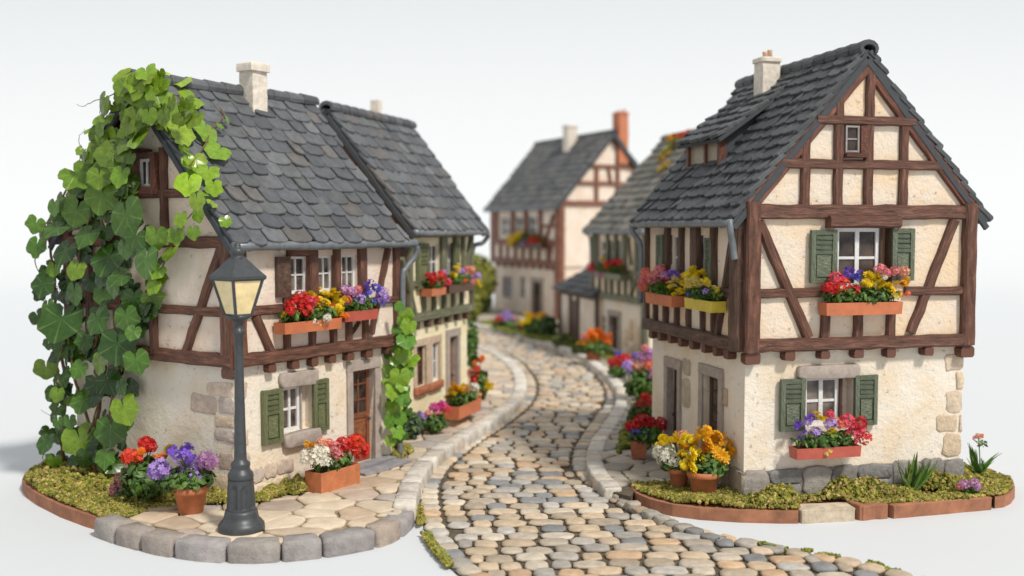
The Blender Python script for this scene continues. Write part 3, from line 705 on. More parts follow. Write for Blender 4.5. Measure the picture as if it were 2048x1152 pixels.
for k, (a, b) in enumerate(zip(ss, ss[1:])):
    hh = .50+G(.02)
    if k in (1, 4, 6): q += [(a+.01, b-.01, 0.0, .2), (a+.01, b-.01, .22, hh)]
    else: q.append((a+.01, b-.01, 0, hh))
block(Fh, TG, q, STONE, 'plinth_stones', PP, -.10, .09, .25); mb = MB(); mb.box(TG, .02, W_-.08, -.2, -.045, 0, .47, .004); mb.box(TS, .02, 2., -.2, -.06, 0, .46, .004); mb.build('plinth', mat_plain('grey_mortar', (.20, .18, .155), .9, 8, .3, .7), Fh.root)
q = [(a, a+.55, 0, .48+G(.02)) for a in (.02, .6, 1.2)]; block(Fh, TS, q, STONE, 'plinth_stones', [(.40, .33, .24), (.34, .29, .23)], -.1, .07)
# street face
zs = Fh.z1+.13
items = [(.05, zs, Fh.L, zs, .26, .13), (.16, zs-.1, .16, eF+.1, .32, .16), (Fh.L-.08, zs, Fh.L-.08, eF, .16), (0, eF-.10, Fh.L, eF-.10, .28)]
f_ = lambda x, y=620: Fh.px('street', x, y, .04)[0]
for x in (1311, 1332, 1354, 1377, 1405, 1428): items.append((f_(x, 640), zs+.1, f_(x, 630), uw[0][2]-.05, .14))
for x, w_ in ((1335, .2), (1363, .16), (1391, .34), (1428, .18)): items.append((f_(x, 500), uw[0][2]-.1, f_(x, 500), eF-.1, w_))
items += beams_px(Fh, 'street', [(1464, 480, 1434, 671, .14)]); zq = Fh.px('street', 1448, 585)[1]; items.append((.25, zq, f_(1425, 585), zq, .19)); items.append((f_(1430), uw[0][2]-.08, Fh.L-.1, uw[0][2]-.08, .1))
beamset(Fh, TS, items, WOOD_DK)
for a, b, c, d in uw: window(Fh, TS, a, b, c, d, -.12, 2, 2, .05, GLASS)
shutter(Fh, TS, *rect(Fh, 'street', 1315, 1328, 470, 560, .08), .04, SHUT_G); shutter(Fh, TS, *rect(Fh, 'street', 1413, 1425, 476, 572, .08), .04, SHUT_G)
joists(Fh, TS, [f_(x, 680) for x in (1303, 1320, 1341, 1362, 1385, 1409, 1432, 1455)], Fh.z1-.08, .19, .18, .07, WOOD)
for dd in (d1, d2):
    a, b, c, d = dd; door(Fh, TS, a, b, c, d, -.30, WOOD_DK); frame_stone(Fh, TS, a, b, 0, d, .17, -.1, .05, lint=.2)
st = MB(); st.box(TS, d2[0]-.3, d2[1]+.5, -.1, .42, 0, .10, .012); st.build('door_step', LINT, Fh.root)
q = [rect(Fh, 'street', *r, -.1) for r in ((1366, 1382, 717, 750), (1365, 1381, 757, 815), (1449, 1456, 775, 812))]
for q_ in q: block(Fh, TS, [q_], STONE, 'wall_patch', [(.42, .36, .27), (.45, .34, .23)], -.1, .02)
rfF = roof(Fh, .30, .42, .085, SP_D)
gutter(Fh, -.06, Fh.L+.26, [[(-.02, -Fh.oe-.04, Fh.z2-.06), (-.05, -Fh.oe-.04, Fh.z2-.2), (.02, -Fh.oe+.02, Fh.z2-.36), (.04, -.2, Fh.z2-.5), (.02, -.17, Fh.z2-.75)],
                            [(Fh.L+.2, -Fh.oe-.03, Fh.z2-.1), (Fh.L+.2, -Fh.oe-.03, Fh.z2-.25), (Fh.L+.08, -.16, Fh.z2-.5), (Fh.L+.04, -.14, Fh.z2-.8), (Fh.L+.04, -.14, 3.3)]])
u_, z_ = Fh.px('street', 1534, 160, -Fh.W/2+.45)
chimney(Fh, rfF, Fh.P(u_, Fh.W/2-.45, 0), .40, .40, Fh.z3-.9, z_+.46, CHIM, .10, 2, mat_plain('peach_clay', (.66, .42, .30), .8), 'rough pale chimney with two small clay pots', capw=.035)
# dormer
def dormer(H, rf):
    s0, s1 = sorted((H.px('street', 1385, 310, -.75)[0], H.px('street', 1452, 310, -.75)[0]))
    zb_ = H.px('street', 1418, 335, -.75)[1]; zt2 = zb_+.60; v0 = (zb_-H.z2)/H.sl-H.oe+.0
    root_v = v0-.02
    mb = MB(); T = lambda a, n, z: H.P(a, n, z)
    vt = lambda z: (z-H.z2)/H.sl-H.oe
    # cheeks + front
    i = mb.add([T(s0, v0, zb_), T(s1, v0, zb_), T(s1, v0, zt2), T(s0, v0, zt2), T(s0, v0+1.2, zt2+.75), T(s1, v0+1.2, zt2+.75), T(s0, v0+.3, zb_-.05), T(s1, v0+.3, zb_-.05)])
    for f in ([0, 1, 2, 3], [1, 7, 5, 2], [0, 3, 4, 6], [3, 2, 5, 4], [0, 6, 7, 1]): mb.face([i+k for k in f])
    dm = mb.build('dormer', FLAT_DK, rf)
    fr = MB()
    TT = lambda a, n, z: H.P(a, v0-n, z)
    for a0, a1, c0, c1 in ((s0-.02, s0+.11, zb_-.05, zt2), (s1-.11, s1+.02, zb_-.05, zt2), (s0+.11, s1-.11, zb_-.05, zb_+.04), (s0+.11, s1-.11, zt2-.10, zt2), ((s0+s1)/2-.14, (s0+s1)/2-.05, zb_, zt2)): fr.box(TT, a0, a1, -.05, .09, c0, c1, .004)
    fr.build('window_frame', WOOD_RED, dm)
    fr = MB(); fr.box(TT, s0+.1, s1-.1, 0, .03, zb_+.03, zt2-.08); fr.build('pane', mat_plain('dusty_pane', (.30, .24, .16), .4), dm)
    mbs = MB(); ea = H.P(1, 0, 0)-H.P(0, 0, 0)
    O = T(s0-.24, v0-.24, zt2-.06); top = T(s0-.24, v0+1.55, zt2-.06+1.79*.70); eb = (top-O); lb = eb.length; eb.normalize(); ec = ea.cross(eb).normalized()
    if ec.z < 0: ec = -ec
    roof_slope(mbs, O, ea, eb, ec, s1-s0+.48, lb, .30, .36, .08, SP_D)
    db = MB(); c = [O, O+ea*(s1-s0+.48), O+ea*(s1-s0+.48)+eb*lb, O+eb*lb]; i = db.add([p-ec*.02 for p in c]+[p-ec*.10 for p in c])
    for f in ([0, 1, 2, 3], [4, 5, 6, 7], [0, 1, 5, 4], [1, 2, 6, 5], [2, 3, 7, 6], [3, 0, 4, 7]): db.face([i+k for k in f])
    db.build('dormer_deck', FLAT_DK, dm); mbs.build('dormer_slates', SLATE, dm)
dormer(Fh, rfF)
# ================================================================== HOUSE B
Bh = House('timber_house', 'pale yellow house with green timbers, second on the left side of the street',
           -2.537, 25.374, 1.238, 3.966, 4.277, 2.669, 4.959, 7.918, .312, 1)
TS, TG = Bh.T('street'), Bh.T('gable'); eB = Bh.z2+Bh.oe*Bh.sl-.1
w1 = rect(Bh, 'street', 831, 850, 692, 770, -.1); w2 = rect(Bh, 'street', 862, 877, 684, 762, -.1); dB = rect(Bh, 'street', 897, 913, 672, 830, -.1)
w1 = (w1[0], w1[1], w2[2], w2[3]); dB = (dB[0], dB[1], .08, dB[3])
wallring(Bh, 0, Bh.z1+.05, .10, {'street': [w1, w2, dB]}, PL_YE, 'lower_wall')
uw = [rect(Bh, 'street', 858, 878, 488, 560), rect(Bh, 'street', 894, 906, 488, 560)]; uw = [(a, b, uw[0][2], uw[0][3]) for a, b, c, d in uw]
wallring(Bh, Bh.z1, eB, 0, {'street': uw}, PL_YE, 'upper_wall', True)
zs = Bh.z1+.12; b_ = lambda x, y=600: Bh.px('street', x, y, .04)[0]
zq = Bh.px('street', 830, 568)[1]
items = [(0, zs, Bh.L, zs, .22), (.1, zs, .1, eB, .22), (Bh.L-.1, zs, Bh.L-.1, eB, .2), (0, eB-.1, Bh.L, eB-.1, .24), (.1, zq, Bh.L-.1, zq, .16), (.1, eB-.45, Bh.L-.1, eB-.45, .10)]
for x in (848, 868, 888, 907, 924): items.append((b_(x, 610), zs, b_(x, 610), zq, .15))
for x, w_ in ((885, .25), (890, .2), (912, .3), (926, .15)): items.append((b_(x, 500), zq, b_(x, 500), eB-.1, w_))
items += beams_px(Bh, 'street', [(804, 517, 832, 634, .14), (943, 475, 931, 545, .13)])
beamset(Bh, TS, items, WOOD_GR)
items = [(0, zs, Bh.W, zs, .22), (.1, zs, .1, eB, .22), (0, eB-.1, Bh.W, eB-.1, .24)]; beamset(Bh, Bh.T('end'), items, WOOD_GR)
items = [(0, zs, Bh.W, zs, .22), (.1, zs, .1, eB, .22), (0, eB-.1, Bh.W, eB-.1, .24), (Bh.W/2, eB, Bh.W/2, Bh.z3-.4, .2)]; items += [(.1, Bh.z2-.25, Bh.W/2, Bh.z3-.75, .55), (Bh.W-.1, Bh.z2-.25, Bh.W/2, Bh.z3-.75, .55)]
beamset(Bh, TG, items, WOOD_DK)
for a, b, c, d in uw: window(Bh, TS, a, b, c, d, -.12, 1 if b-a < .4 else 2, 2, .06, GLASS_D)
shutter(Bh, TS, *rect(Bh, 'street', 836, 856, 487, 578, .08), .04, SHUT_O); shutter(Bh, TS, *rect(Bh, 'street', 908, 917, 487, 560, .08), .04, SHUT_O)
window(Bh, TS, *w1, -.22, 2, 2, .06, GLASS_D, WOOD_RED); window(Bh, TS, *w2, -.2, 2, 2, .06, GLASS)
sm = MB()
for a0, a1, c0, c1 in ((w1[0]-.13, w1[0], w1[2], w1[3]), (w1[1], w2[0], w1[2], w1[3]), (w2[1], w2[1]+.13, w1[2], w1[3]), (w1[0]-.13, w2[1]+.13, w1[3], w1[3]+.17)): sm.box(TS, a0, a1, -.12, -.055, c0, c1, .006)
sm.build('window_surround', mat_plain('pink_stone', (.50, .38, .28), .85, 6, .2, .6), Bh.root)
block(Bh, TS, [(w1[0]-.15, w1[1]+.1, w1[2]-.2, w1[2]), (w1[1]+.12, w2[1]+.15, w1[2]-.2, w1[2])], TERRA_D, 'window_sill', n=-.1, t=.1)
a, b, c, d = dB; door(Bh, TS, a, b, c, d, -.3); frame_stone(Bh, TS, a, b, 0, d, .2, -.1, .05)
st = MB(); st.box(TS, a-.3, b+.3, -.1, .3, 0, .14, .012); st.box(TS, a-.5, b+.5, -.1, .6, 0, .07, .012); st.build('door_step', GREYST, Bh.root)
joists(Bh, TS, [b_(x, 650) for x in (838, 861, 881, 901, 919, 936)], Bh.z1-.09, .19, .17, .04, WOOD_DK)
rfB = roof(Bh, .36, .46, .065, SP)
gutter(Bh, -.3, Bh.L+.3, [[(Bh.L+.28, -Bh.oe-.03, Bh.z2-.1), (Bh.L+.40, -Bh.oe-.02, Bh.z2-.2), (Bh.L+.36, -.2, Bh.z2-.38), (Bh.L+.12, -.05, Bh.z2-.45), (Bh.L+.06, -.0, Bh.z2-.7)]])
p = at_y(756, 215, 31.5); chimney(Bh, rfB, Vector((p.x, p.y-.4, 0)), .26, .26, Bh.z3-1.2, p.z+.16, CHIM, label='thin pale chimney behind the ridge')
# ================================================================== HOUSE C
Ch = House('timber_house', 'tall blurred house with faded red-brown timbers at the far end of the street',
           2.567, 57.391, 2.013, 6.48, 8.88, 2.878, 6.17, 10.303, .351, -1)
TS, TG = Ch.T('street'), Ch.T('gable'); eC = Ch.z2+Ch.oe*Ch.sl-.1
wd_ = rect(Ch, 'street', 1005, 1024, 553, 596, -.1); w2_ = rect(Ch, 'street', 1041, 1050, 553, 596, -.1); dC = rect(Ch, 'street', 1067, 1083, 564, 630, -.1)
dC = (dC[0], dC[1], .05, dC[3])
wallring(Ch, 0, Ch.z1+.05, .1, {'street': [wd_, w2_, dC]}, PL_PK, 'lower_wall')
uw = [rect(Ch, 'street', x0, x1, 432, 474) for x0, x1 in ((1001, 1021), (1030, 1047), (1056, 1074))]; uw = [(a, b, uw[1][2], uw[1][3]) for a, b, c, d in uw]
wallring(Ch, Ch.z1, eC, 0, {'street': uw}, PL_PK, 'upper_wall', True)
zs = Ch.z1+.15; c_ = lambda x, y=500: Ch.px('street', x, y, .04)[0]; zq = Ch.px('street', 1050, 484)[1]
items = [(0, zs, Ch.L, zs, .36), (.15, 0, .15, eC, .34), (Ch.L-.15, zs, Ch.L-.15, eC, .4), (0, eC-.15, Ch.L, eC-.15, .36), (.1, zq, Ch.L-.1, zq, .34)]
for x in (1001, 1015, 1031, 1046, 1062, 1078, 1096): items.append((c_(x, 505), zs, c_(x, 505)+G(.1), zq, .2))
for x, w_ in ((992, .6), (1026, .4), (1052, .4), (1081, .4)): items.append((c_(x, 450), zq, c_(x, 450), eC, w_))
items += beams_px(Ch, 'street', [(1107, 430, 1092, 478, .2), (1104, 490, 1098, 520, .2)])
zk = Ch.px('street', 1098, 452)[1]; items.append((.1, zk, c_(1083, 452), zk, .16))
beamset(Ch, TS, items, WOOD_C, t=.14)
W_ = Ch.W; g_ = lambda x, y: Ch.px('gable', x, y, .05)[0]; gz = lambda x, y: Ch.px('gable', x, y, .05)[1]; vC = lambda z: (Ch.z3-z)/Ch.sl-.2
z1_, z2_, z3_ = gz(1200, 407), gz(1220, 367), gz(1220, 333)
items = [(.15, 0, .15, eC, .34), (0, z1_, W_, z1_, .3), (W_/2-vC(z2_), z2_, W_/2+vC(z2_), z2_, .2), (W_/2-vC(z3_), z3_, W_/2+vC(z3_), z3_, .2)]
for x, y in ((1193, 335), (1235, 290)): items.append((g_(x, 380), z1_, g_(x, 380), gz(x, y), .24))
items += [(g_(1222, 350), z2_, g_(1216, 350), z3_, .17)]
beamset(Ch, TG, items, WOOD_C, t=.14)
for a, b, c, d in uw: window(Ch, TS, a, b, c, d, -.14, 2, 2, .09)
window(Ch, TS, *wd_, -.2, 2, 2, .07, GLASS_D, LINT); window(Ch, TS, *w2_, -.2, 1, 2, .07, GLASS, LINT)
a, b, c, d = dC; door(Ch, TS, a, b, c, d, -.2, WOOD_DK); frame_stone(Ch, TS, a, b, 0, d, .25, -.1)
joists(Ch, TS, [c_(x, 530) for x in (994, 1008, 1022, 1036, 1050, 1064, 1078, 1092, 1104)], Ch.z1-.1, .25, .22, .06, WOOD_C)
rfC = roof(Ch, .45, .6, .09, [(.085, .085, .088), (.10, .10, .10), (.07, .072, .076), (.12, .115, .11)], barge=WOOD_C)
gutter(Ch, -.3, Ch.L+.3, [], .11)
p = at_y(1137, 270, 61.2); u_, z_ = Ch.px('street', 1137, 290, -2.6)
chimney(Ch, rfC, Ch.P(u_, 2.7, 0), .62, .62, z_-1, z_+1.15, CHIM, .14, label='pale chimney at the middle of the ridge')
u_, z_ = Ch.px('street', 1241, 250, -Ch.W/2-.5); p = at_y(1241, 250, 58.5)
chimney(Ch, rfC, Vector((at_y(1241, 250, 59.2).x, 59.2, 0)), .74, .6, 8.6, at_y(1241, 225, 59.2).z, CHIM_OR, .12, 3, TERRA, 'orange brick chimney with small pots')
# ================================================================== lean-to shed between C and E
SX, SY = at_z(1120, 668, 0), at_z(1196, 694, 0)
shed = thing('garden_shed', 'low brown shed with dark sloping roof beside the tall farthest house', 'shed', tuple(SX))
du = (SY-SX); sl_ = du.length; du.normalize(); dn = Vector((-du.y, du.x, 0)) * (1 if -du.y*0+du.x > 0 else -1)
TSx = lambda a, n, z: SX+du*a-dn*n+up*z      # n outward toward the street
mb = MB(); hF, hB, dp = 2.15, 4.0, 3.4
i = mb.add([TSx(0, 0, 0), TSx(sl_, 0, 0), TSx(sl_, -dp, 0), TSx(0, -dp, 0), TSx(0, 0, hF), TSx(sl_, 0, hF), TSx(sl_, -dp, hB), TSx(0, -dp, hB)])
for f in ([0, 1, 5, 4], [1, 2, 6, 5], [2, 3, 7, 6], [3, 0, 4, 7], [4, 5, 6, 7]): mb.face([i+k for k in f])
mb.build('wall', PL_PK, shed)
mb = MB()
for s in (.1, 1.75, 2.9, sl_-.1):
    if s < sl_: mb.bar(TSx(s, .03, 0), TSx(s, .03, hF), du, dn, .25, .12)
mb.bar(TSx(0, .04, hF-.1), TSx(sl_, .04, hF-.1), up, dn, .22, .12); mb.build('timber_frame', WOOD_DK, shed)
mb = MB(); mb.box(TSx, 1.9, 2.75, .0, .06, 0, 1.75); mb.build('door', WOOD_DK, shed)
mb = MB(); O = TSx(-.2, .35, hF-.02); tp = TSx(-.2, -dp, hB+.1); eb = (tp-O); lb = eb.length; eb.normalize(); ec = du.cross(eb); ec = ec if ec.z > 0 else -ec
roof_slope(mb, O, du, eb, ec.normalized(), sl_+.4, lb, .42, .6, .09, SP_D); rs = mb.build('roof', SLATE, shed)
# ================================================================== HOUSE E
Eh = House('timber_house', 'house with green timbers and mossy brown roof between the shed and large right house',
           5.076, 39.158, 1.845, 6.74, 5.9, 2.063, 4.934, 8.87, .30, -1)
TS, TG = Eh.T('street'), Eh.T('gable'); eE = Eh.z2+Eh.oe*Eh.sl-.1
dE = rect(Eh, 'street', 1221, 1238, 627, 700, -.1); dE = (dE[0], dE[1], .05, dE[3]-.1); wE = rect(Eh, 'street', 1202, 1211, 630, 665, -.1)
wallring(Eh, 0, Eh.z1+.05, .1, {'street': [dE, wE]}, PL_LO, 'lower_wall')
uw = [rect(Eh, 'street', x0, x1, 478, 530) for x0, x1 in ((1200, 1213), (1218, 1230), (1235, 1243))]; uw = [(a, b, uw[1][2], uw[1][3]-.05) for a, b, c, d in uw]
wallring(Eh, Eh.z1, eE, 0, {'street': uw}, PL_UP, 'upper_wall', True)
zs = Eh.z1+.15; e_ = lambda x, y=560: Eh.px('street', x, y, .04)[0]; zq = Eh.px('street', 1250, 545)[1]
items = [(0, zs, Eh.L, zs, .26), (.2, 0, .2, eE, .45), (Eh.L-.1, zs, Eh.L-.1, eE, .22), (0, eE-.15, Eh.L, eE-.15, .34), (.1, zq, Eh.L-.1, zq, .2)]
for x in (1199, 1212, 1224, 1238, 1251, 1264, 1277): items.append((e_(x), zs, e_(x), zq, .16))
for x, w_ in ((1195, .2), (1215, .26), (1232, .22), (1249, .36), (1273, .3)): items.append((e_(x, 500), zq, e_(x, 500), eE, w_))
items += beams_px(Eh, 'street', [(1256, 475, 1262, 530, .15), (1276, 550, 1258, 600, .15)])
beamset(Eh, TS, items, WOOD_GR, t=.12)
for a, b, c, d in uw: window(Eh, TS, a, b, c, d, -.14, 1, 2, .08, GLASS_D)
window(Eh, TS, *wE, -.2, 1, 2, .07, GLASS); a, b, c, d = dE; door(Eh, TS, a, b, c, d, -.25, WOOD_DK); frame_stone(Eh, TS, a, b, 0, d, .22, -.1)
for r in ((1247, 1255, 655, 690), (1258, 1266, 640, 680), (1269, 1279, 650, 700), (1256, 1268, 690, 715)): block(Eh, TS, [rect(Eh, 'street', *r, -.1)], STONE, 'wall_patch', QP, -.1, .05)
rfE = roof(Eh, .42, .6, .10, SP_E, SLATE_M, barge=WOOD_DK)
gutter(Eh, -.3, Eh.L+.3, [[(Eh.L+.2, -.33, Eh.z2-.15), (Eh.L+.1, -.1, Eh.z2-.5), (Eh.L+.06, -.08, 2.2)]], .10)
#@@PART2@@
# ================================================================== bases and pavements
def ground_poly(pts, z): return [at_z(x, y, z) if isinstance(x, (int, float)) and y > 600 else x for x, y in pts]
def flags(name, poly, spacing, z, pal, h=.05, mat=PAVE, keep=None, asp=1.0):
    xs = [p.x for p in poly]; ys = [p.y for p in poly]; seeds = []
    y = min(ys)-spacing; r = 0
    while y < max(ys)+spacing:
        x = min(xs)-spacing+(spacing*asp*.5 if r % 2 else 0)
        while x < max(xs)+spacing:
            seeds.append(Vector((x+G(spacing*asp*.17), y+G(spacing*.17), 0))); x += spacing*asp
        y += spacing*.9; r += 1
    mb = MB()
    for s in seeds:
        if not inside(s, poly) or (keep and not keep(s)): continue
        R0 = spacing*asp*1.1; cell = [Vector((s.x+R0*math.cos(t), s.y+R0*math.sin(t), 0)) for t in [2*math.pi*k/10 for k in range(10)]]
        for o in seeds:
            d = o-s; l = d.length
            if l < 1e-6 or l > spacing*asp*2.3: continue
            m = s+d*.5; nn = d/l; out = []
            for k in range(len(cell)):
                a, b = cell[k-1], cell[k]; da, db = (a-m).dot(nn), (b-m).dot(nn)
                if (da > 0) != (db > 0): out.append(a+(b-a)*(da/(da-db)))
                if db <= 0: out.append(b)
            cell = out
        if len(cell) < 3: continue
        pts = []
        for p in cell:
            q = p
            for _ in range(12):
                if inside(q, poly): break
                q = s+(q-s)*.85
            pts.append(q)
        c = sum(pts, Vector())/len(pts); rd = []
        for k in range(len(pts)):
            a, b = pts[k], pts[(k+1) % len(pts)]
            if (b-a).length < .04: continue
            for f in (.14, .5, .86): rd.append(a.lerp(b, f)+Vector((G(.012), G(.012), 0)))
        if len(rd) < 6: continue
        rd = [c+(p-c)*(1-.022/max(.05, (p-c).length)) for p in rd]
        mb.stone([Vector((p.x, p.y, z)) for p in rd], up+Vector((G(.015), G(.015), 0)), h+G(.006), ccol(pal), .86, rnd=.45, j=.002)
    return struct(mb.build(name, mat, smooth=True))
FP = [(.52, .41, .30), (.56, .46, .34), (.44, .35, .28), (.50, .38, .27), (.42, .37, .33), (.58, .48, .36)]
KLs = smooth(KL)
inA = [A.P(.3, .6, 0), A.P(A.L-.5, .6, 0), A.P(A.L+.8, .9, 0), Bh.P(.4, .6, 0), Bh.P(Bh.L-.2, .6, 0), Bh.P(Bh.L-.1, 3, 0), at_z(860, 690, 0)]
polyL = KLs+[at_z(330, 1003, 0), at_z(420, 985, 0)]+inA
mb = MB(); mb2 = [Vector((p.x, p.y, 0)) for p in polyL]; slab(mb, mb2, TABLE+.002, -.045); o = mb.build('pavement_base', MORTAR_L); struct(o)
flags('pavement', polyL, .66, -.05, FP, .06, asp=1.25)
FP2 = [(.34, .30, .25), (.40, .34, .26), (.30, .28, .26), (.38, .33, .27)]
KRs = smooth(KR)
polyR = [p for p in KRs]+[at_z(1262, 985, 0), at_z(1275, 962, 0), Fh.P(.6, .5, 0), Fh.P(Fh.L+.2, .5, 0), Eh.P(-.5, 1, 0), Eh.P(Eh.L+.2, 1, 0), TSx(sl_+.1, -.6, 0), TSx(0, -.6, 0), Ch.P(-.2, 1, 0), Ch.P(Ch.L+1, 1, 0), Ch.P(Ch.L+8, 1, 0)]
mb = MB(); slab(mb, [Vector((p.x, p.y, 0)) for p in polyR], TABLE+.002, -.075); struct(mb.build('pavement_base', MORTAR))
flags('pavement', polyR, .62, -.08, FP2, .06, asp=1.2)
# terracotta bases
def P0(L_, z): return [at_z(x, y, z) for x, y in L_]
SA = P0([(212, 1038), (170, 1026), (120, 1008), (75, 986), (52, 970), (44, 957), (50, 943), (80, 925)], -.03)+[A.P(-.2, A.W+.75, 0), A.P(A.L, A.W+.4, 0), A.P(A.L+.4, A.W*.5, 0), A.P(A.L-.3, .5, 0), A.P(.5, .4, 0), at_z(440, 1000, 0), at_z(330, 1015, 0)]
bA = thing('base_slab', 'thin terracotta base covered with moss under the ivy covered house', 'base', tuple(A.P(2, 4, TABLE)))
mb = MB(); slab(mb, [Vector((p.x, p.y, 0)) for p in SA], TABLE+.002, -.052); mb.build('slab', SLAB, bA)
front = P0([(1258, 968), (1272, 984), (1300, 996), (1345, 1007), (1400, 1014), (1480, 1019), (1560, 1021), (1597, 1021)], -.04)
f2 = P0([(1597, 1010), (1715, 1003), (1860, 993), (1985, 984), (1990, 992)], -.04)
SF = front+f2+P0([(2008, 990), (2022, 983), (2030, 972), (2027, 960), (2015, 950)], -.04)+[Fh.P(1.2, Fh.W+1.2, 0), Fh.P(Fh.L+.3, Fh.W+.9, 0), Fh.P(Fh.L+.3, .6, 0), Fh.P(2.6, .5, 0), Fh.P(1.6, -.2, 0)]
bF = thing('base_slab', 'terracotta base with moss and edging bricks under the large right house', 'base', tuple(Fh.P(2, 2, TABLE)))
mb = MB(); slab(mb, [Vector((p.x, p.y, 0)) for p in SF], TABLE+.002, -.062); mb.build('slab', SLAB, bF)
def edge(x0, x1, y0, y1, mat, z1, name):
    mb = MB(); n = 7; F_ = [at_z(x0+(x1-x0)*k/n, y0+(y1-y0)*k/n, -.04) for k in range(n+1)]; d = (F_[-1]-F_[0]).normalized(); nn = Vector((-d.y, d.x, 0))
    pts = [p+nn*(-.02+G(.012)) for p in F_]+[p+nn*(.36+G(.015)) for p in F_[::-1]]
    pts[0] = pts[0]+d*.04; pts[n] = pts[n]-d*.04; pts[1:1] = [F_[0]-nn*.03+d*.09]
    pts = [Vector((p.x, p.y, TABLE+.002)) for p in pts]
    mb.stone(pts, up, z1-TABLE, (1, 1, 1), .97, rnd=.25, j=.004); mb.build(name, mat, bF)
edge(1600, 1712, 1021, 1015, mat_plain('tan_edging_stone', (.52, .43, .32), .88, 5, .3, .9), -.03, 'edging_stone'); edge(1715, 1779, 1015, 1011, SLAB, -.01, 'edging_brick'); edge(1782, 1986, 1011, 994, SLAB, -.03, 'edging_brick')
# ------------------------------------------------------------------ moss
MC = [(.20, .18, .035), (.27, .23, .05), (.13, .135, .025), (.34, .27, .10), (.09, .10, .02), (.23, .17, .06), (.19, .19, .03)]
def moss(name, poly, n, hf, label, excl=None, size=(.018, .04), z=-.05, pal=MC, patch=None):
    mb = MB(); xs = [p.x for p in poly]; ys = [p.y for p in poly]; k = 0; tries = 0
    while k < n and tries < n*30:
        tries += 1; p = Vector((U(min(xs), max(xs)), U(min(ys), max(ys)), 0))
        if not inside(p, poly) or (excl and excl(p)): continue
        if patch is not None and noise.noise(p*1.3) < patch: continue
        k += 1; h = hf(p); zz = z+h*(1-.5*R()**2); r = U(*size)*(1.25 if h > .1 else 1)
        c0 = random.choice(pal); b = .95+.5*noise.noise(p*2.5)+U(0, .5); col = tuple(x*b for x in c0)
        o = Vector((p.x, p.y, zz)); ax = Vector((G(1), G(1), G(1))).normalized(); q = Quaternion(ax, U(0, 6)); V = [q @ Vector(v) for v in ((r*1.3, 0, 0), (-r, 0, 0), (0, r*1.2, 0), (0, -r, 0), (0, 0, r), (0, 0, -r*1.1))]
        i = mb.add([o+v for v in V])
        for f in ((0, 2, 4), (2, 1, 4), (1, 3, 4), (3, 0, 4), (2, 0, 5), (1, 2, 5), (3, 1, 5), (0, 3, 5)): mb.face([i+x for x in f], col)
    o = mb.build(name, MOSS); o['kind'] = 'stuff'; o['label'] = label; return o
def hfield(blobs, base=.04):
    B_ = [(at_z(x, y, 0), r, h) for x, y, r, h in blobs]
    def f(p):
        v = base+.05*noise.noise(p*2.6)+.035*noise.noise(p*7)
        for c, r, h in B_:
            d = math.hypot(p.x-c.x, p.y-c.y)/r
            if d < 1: v = max(v, base*.5+h*math.sqrt(1-d*d)*(1+.7*noise.noise(p*7)))
        return max(v, .005)
    return f
def infoot(H, m=.1):
    c, s = math.cos(H.a), math.sin(H.a)
    def f(p):
        dx, dy = p.x-H.X, p.y-H.Y; u = dx*c+dy*s; v = H.hand*(-dx*s+dy*c); return m < u < H.L-m and m < v < H.W-m
    return f
fA, fF = infoot(A, .14), infoot(Fh, .14)
blobsA = [(100, 965, .5, .18), (160, 950, .6, .25), (205, 975, .5, .22), (150, 985, .5, .12), (250, 1000, .45, .12), (290, 1000, .4, .12), (210, 940, .5, .3), (120, 940, .5, .2)]
SAm = P0([(222, 1040), (170, 1020), (120, 1002), (75, 980), (55, 966), (50, 957), (60, 940), (90, 925)], -.02)+[A.P(-.2, A.W+.5, 0), A.P(A.L, A.W+.2, 0), A.P(A.L-.3, .5, 0), A.P(.5, .4, 0), at_z(445, 1003, 0), at_z(330, 1016, 0)]
moss('moss', SAm, 15000, hfield(blobsA, .05), 'yellow green moss on the left terracotta base', fA)
blobsF = [(1480, 990, .5, .1), (1560, 1000, .35, .26), (1530, 1004, .3, .15), (1690, 988, .42, .26), (1740, 985, .4, .24), (1665, 1000, .3, .15), (1860, 972, .5, .30), (1905, 975, .45, .2), (1960, 965, .4, .15), (1800, 985, .35, .12), (1420, 1003, .5, .1), (1350, 985, .5, .06)]
SFm = P0([(1262, 968), (1275, 980), (1305, 992), (1345, 1003), (1400, 1010), (1480, 1015), (1560, 1017), (1597, 1017), (1600, 1004), (1680, 1004), (1708, 1004), (1725, 1010), (1780, 1007), (1860, 1003), (1930, 998), (1990, 991), (2014, 985), (2027, 970), (2018, 954)], -.03)+[Fh.P(1.2, Fh.W+1.1, 0), Fh.P(Fh.L, Fh.W+.8, 0), Fh.P(2.6, .5, 0), Fh.P(1.6, -.15, 0)]
moss('moss', SFm, 17000, hfield(blobsF, .05), 'yellow green moss on the right terracotta base', fF)
def circ(x, y, r, sx=1.): c = at_z(x, y, 0); return [Vector((c.x+r*sx*math.cos(t), c.y+r*math.sin(t), 0)) for t in [k*.628 for k in range(10)]]
for (x, y, r, h) in ((585, 985, .30, .24), (545, 993, .24, .18), (522, 1000, .2, .12), (488, 1006, .2, .18), (600, 978, .2, .2), (785, 915, .3, .2), (805, 905, .25, .15), (434, 1004, .25, .2)):
    moss('moss', circ(x, y, r), int(1500*r/.3), hfield([(x, y, r, h)], .02), 'small moss clump against the foot of the ivy house', z=0., size=(.015, .032))
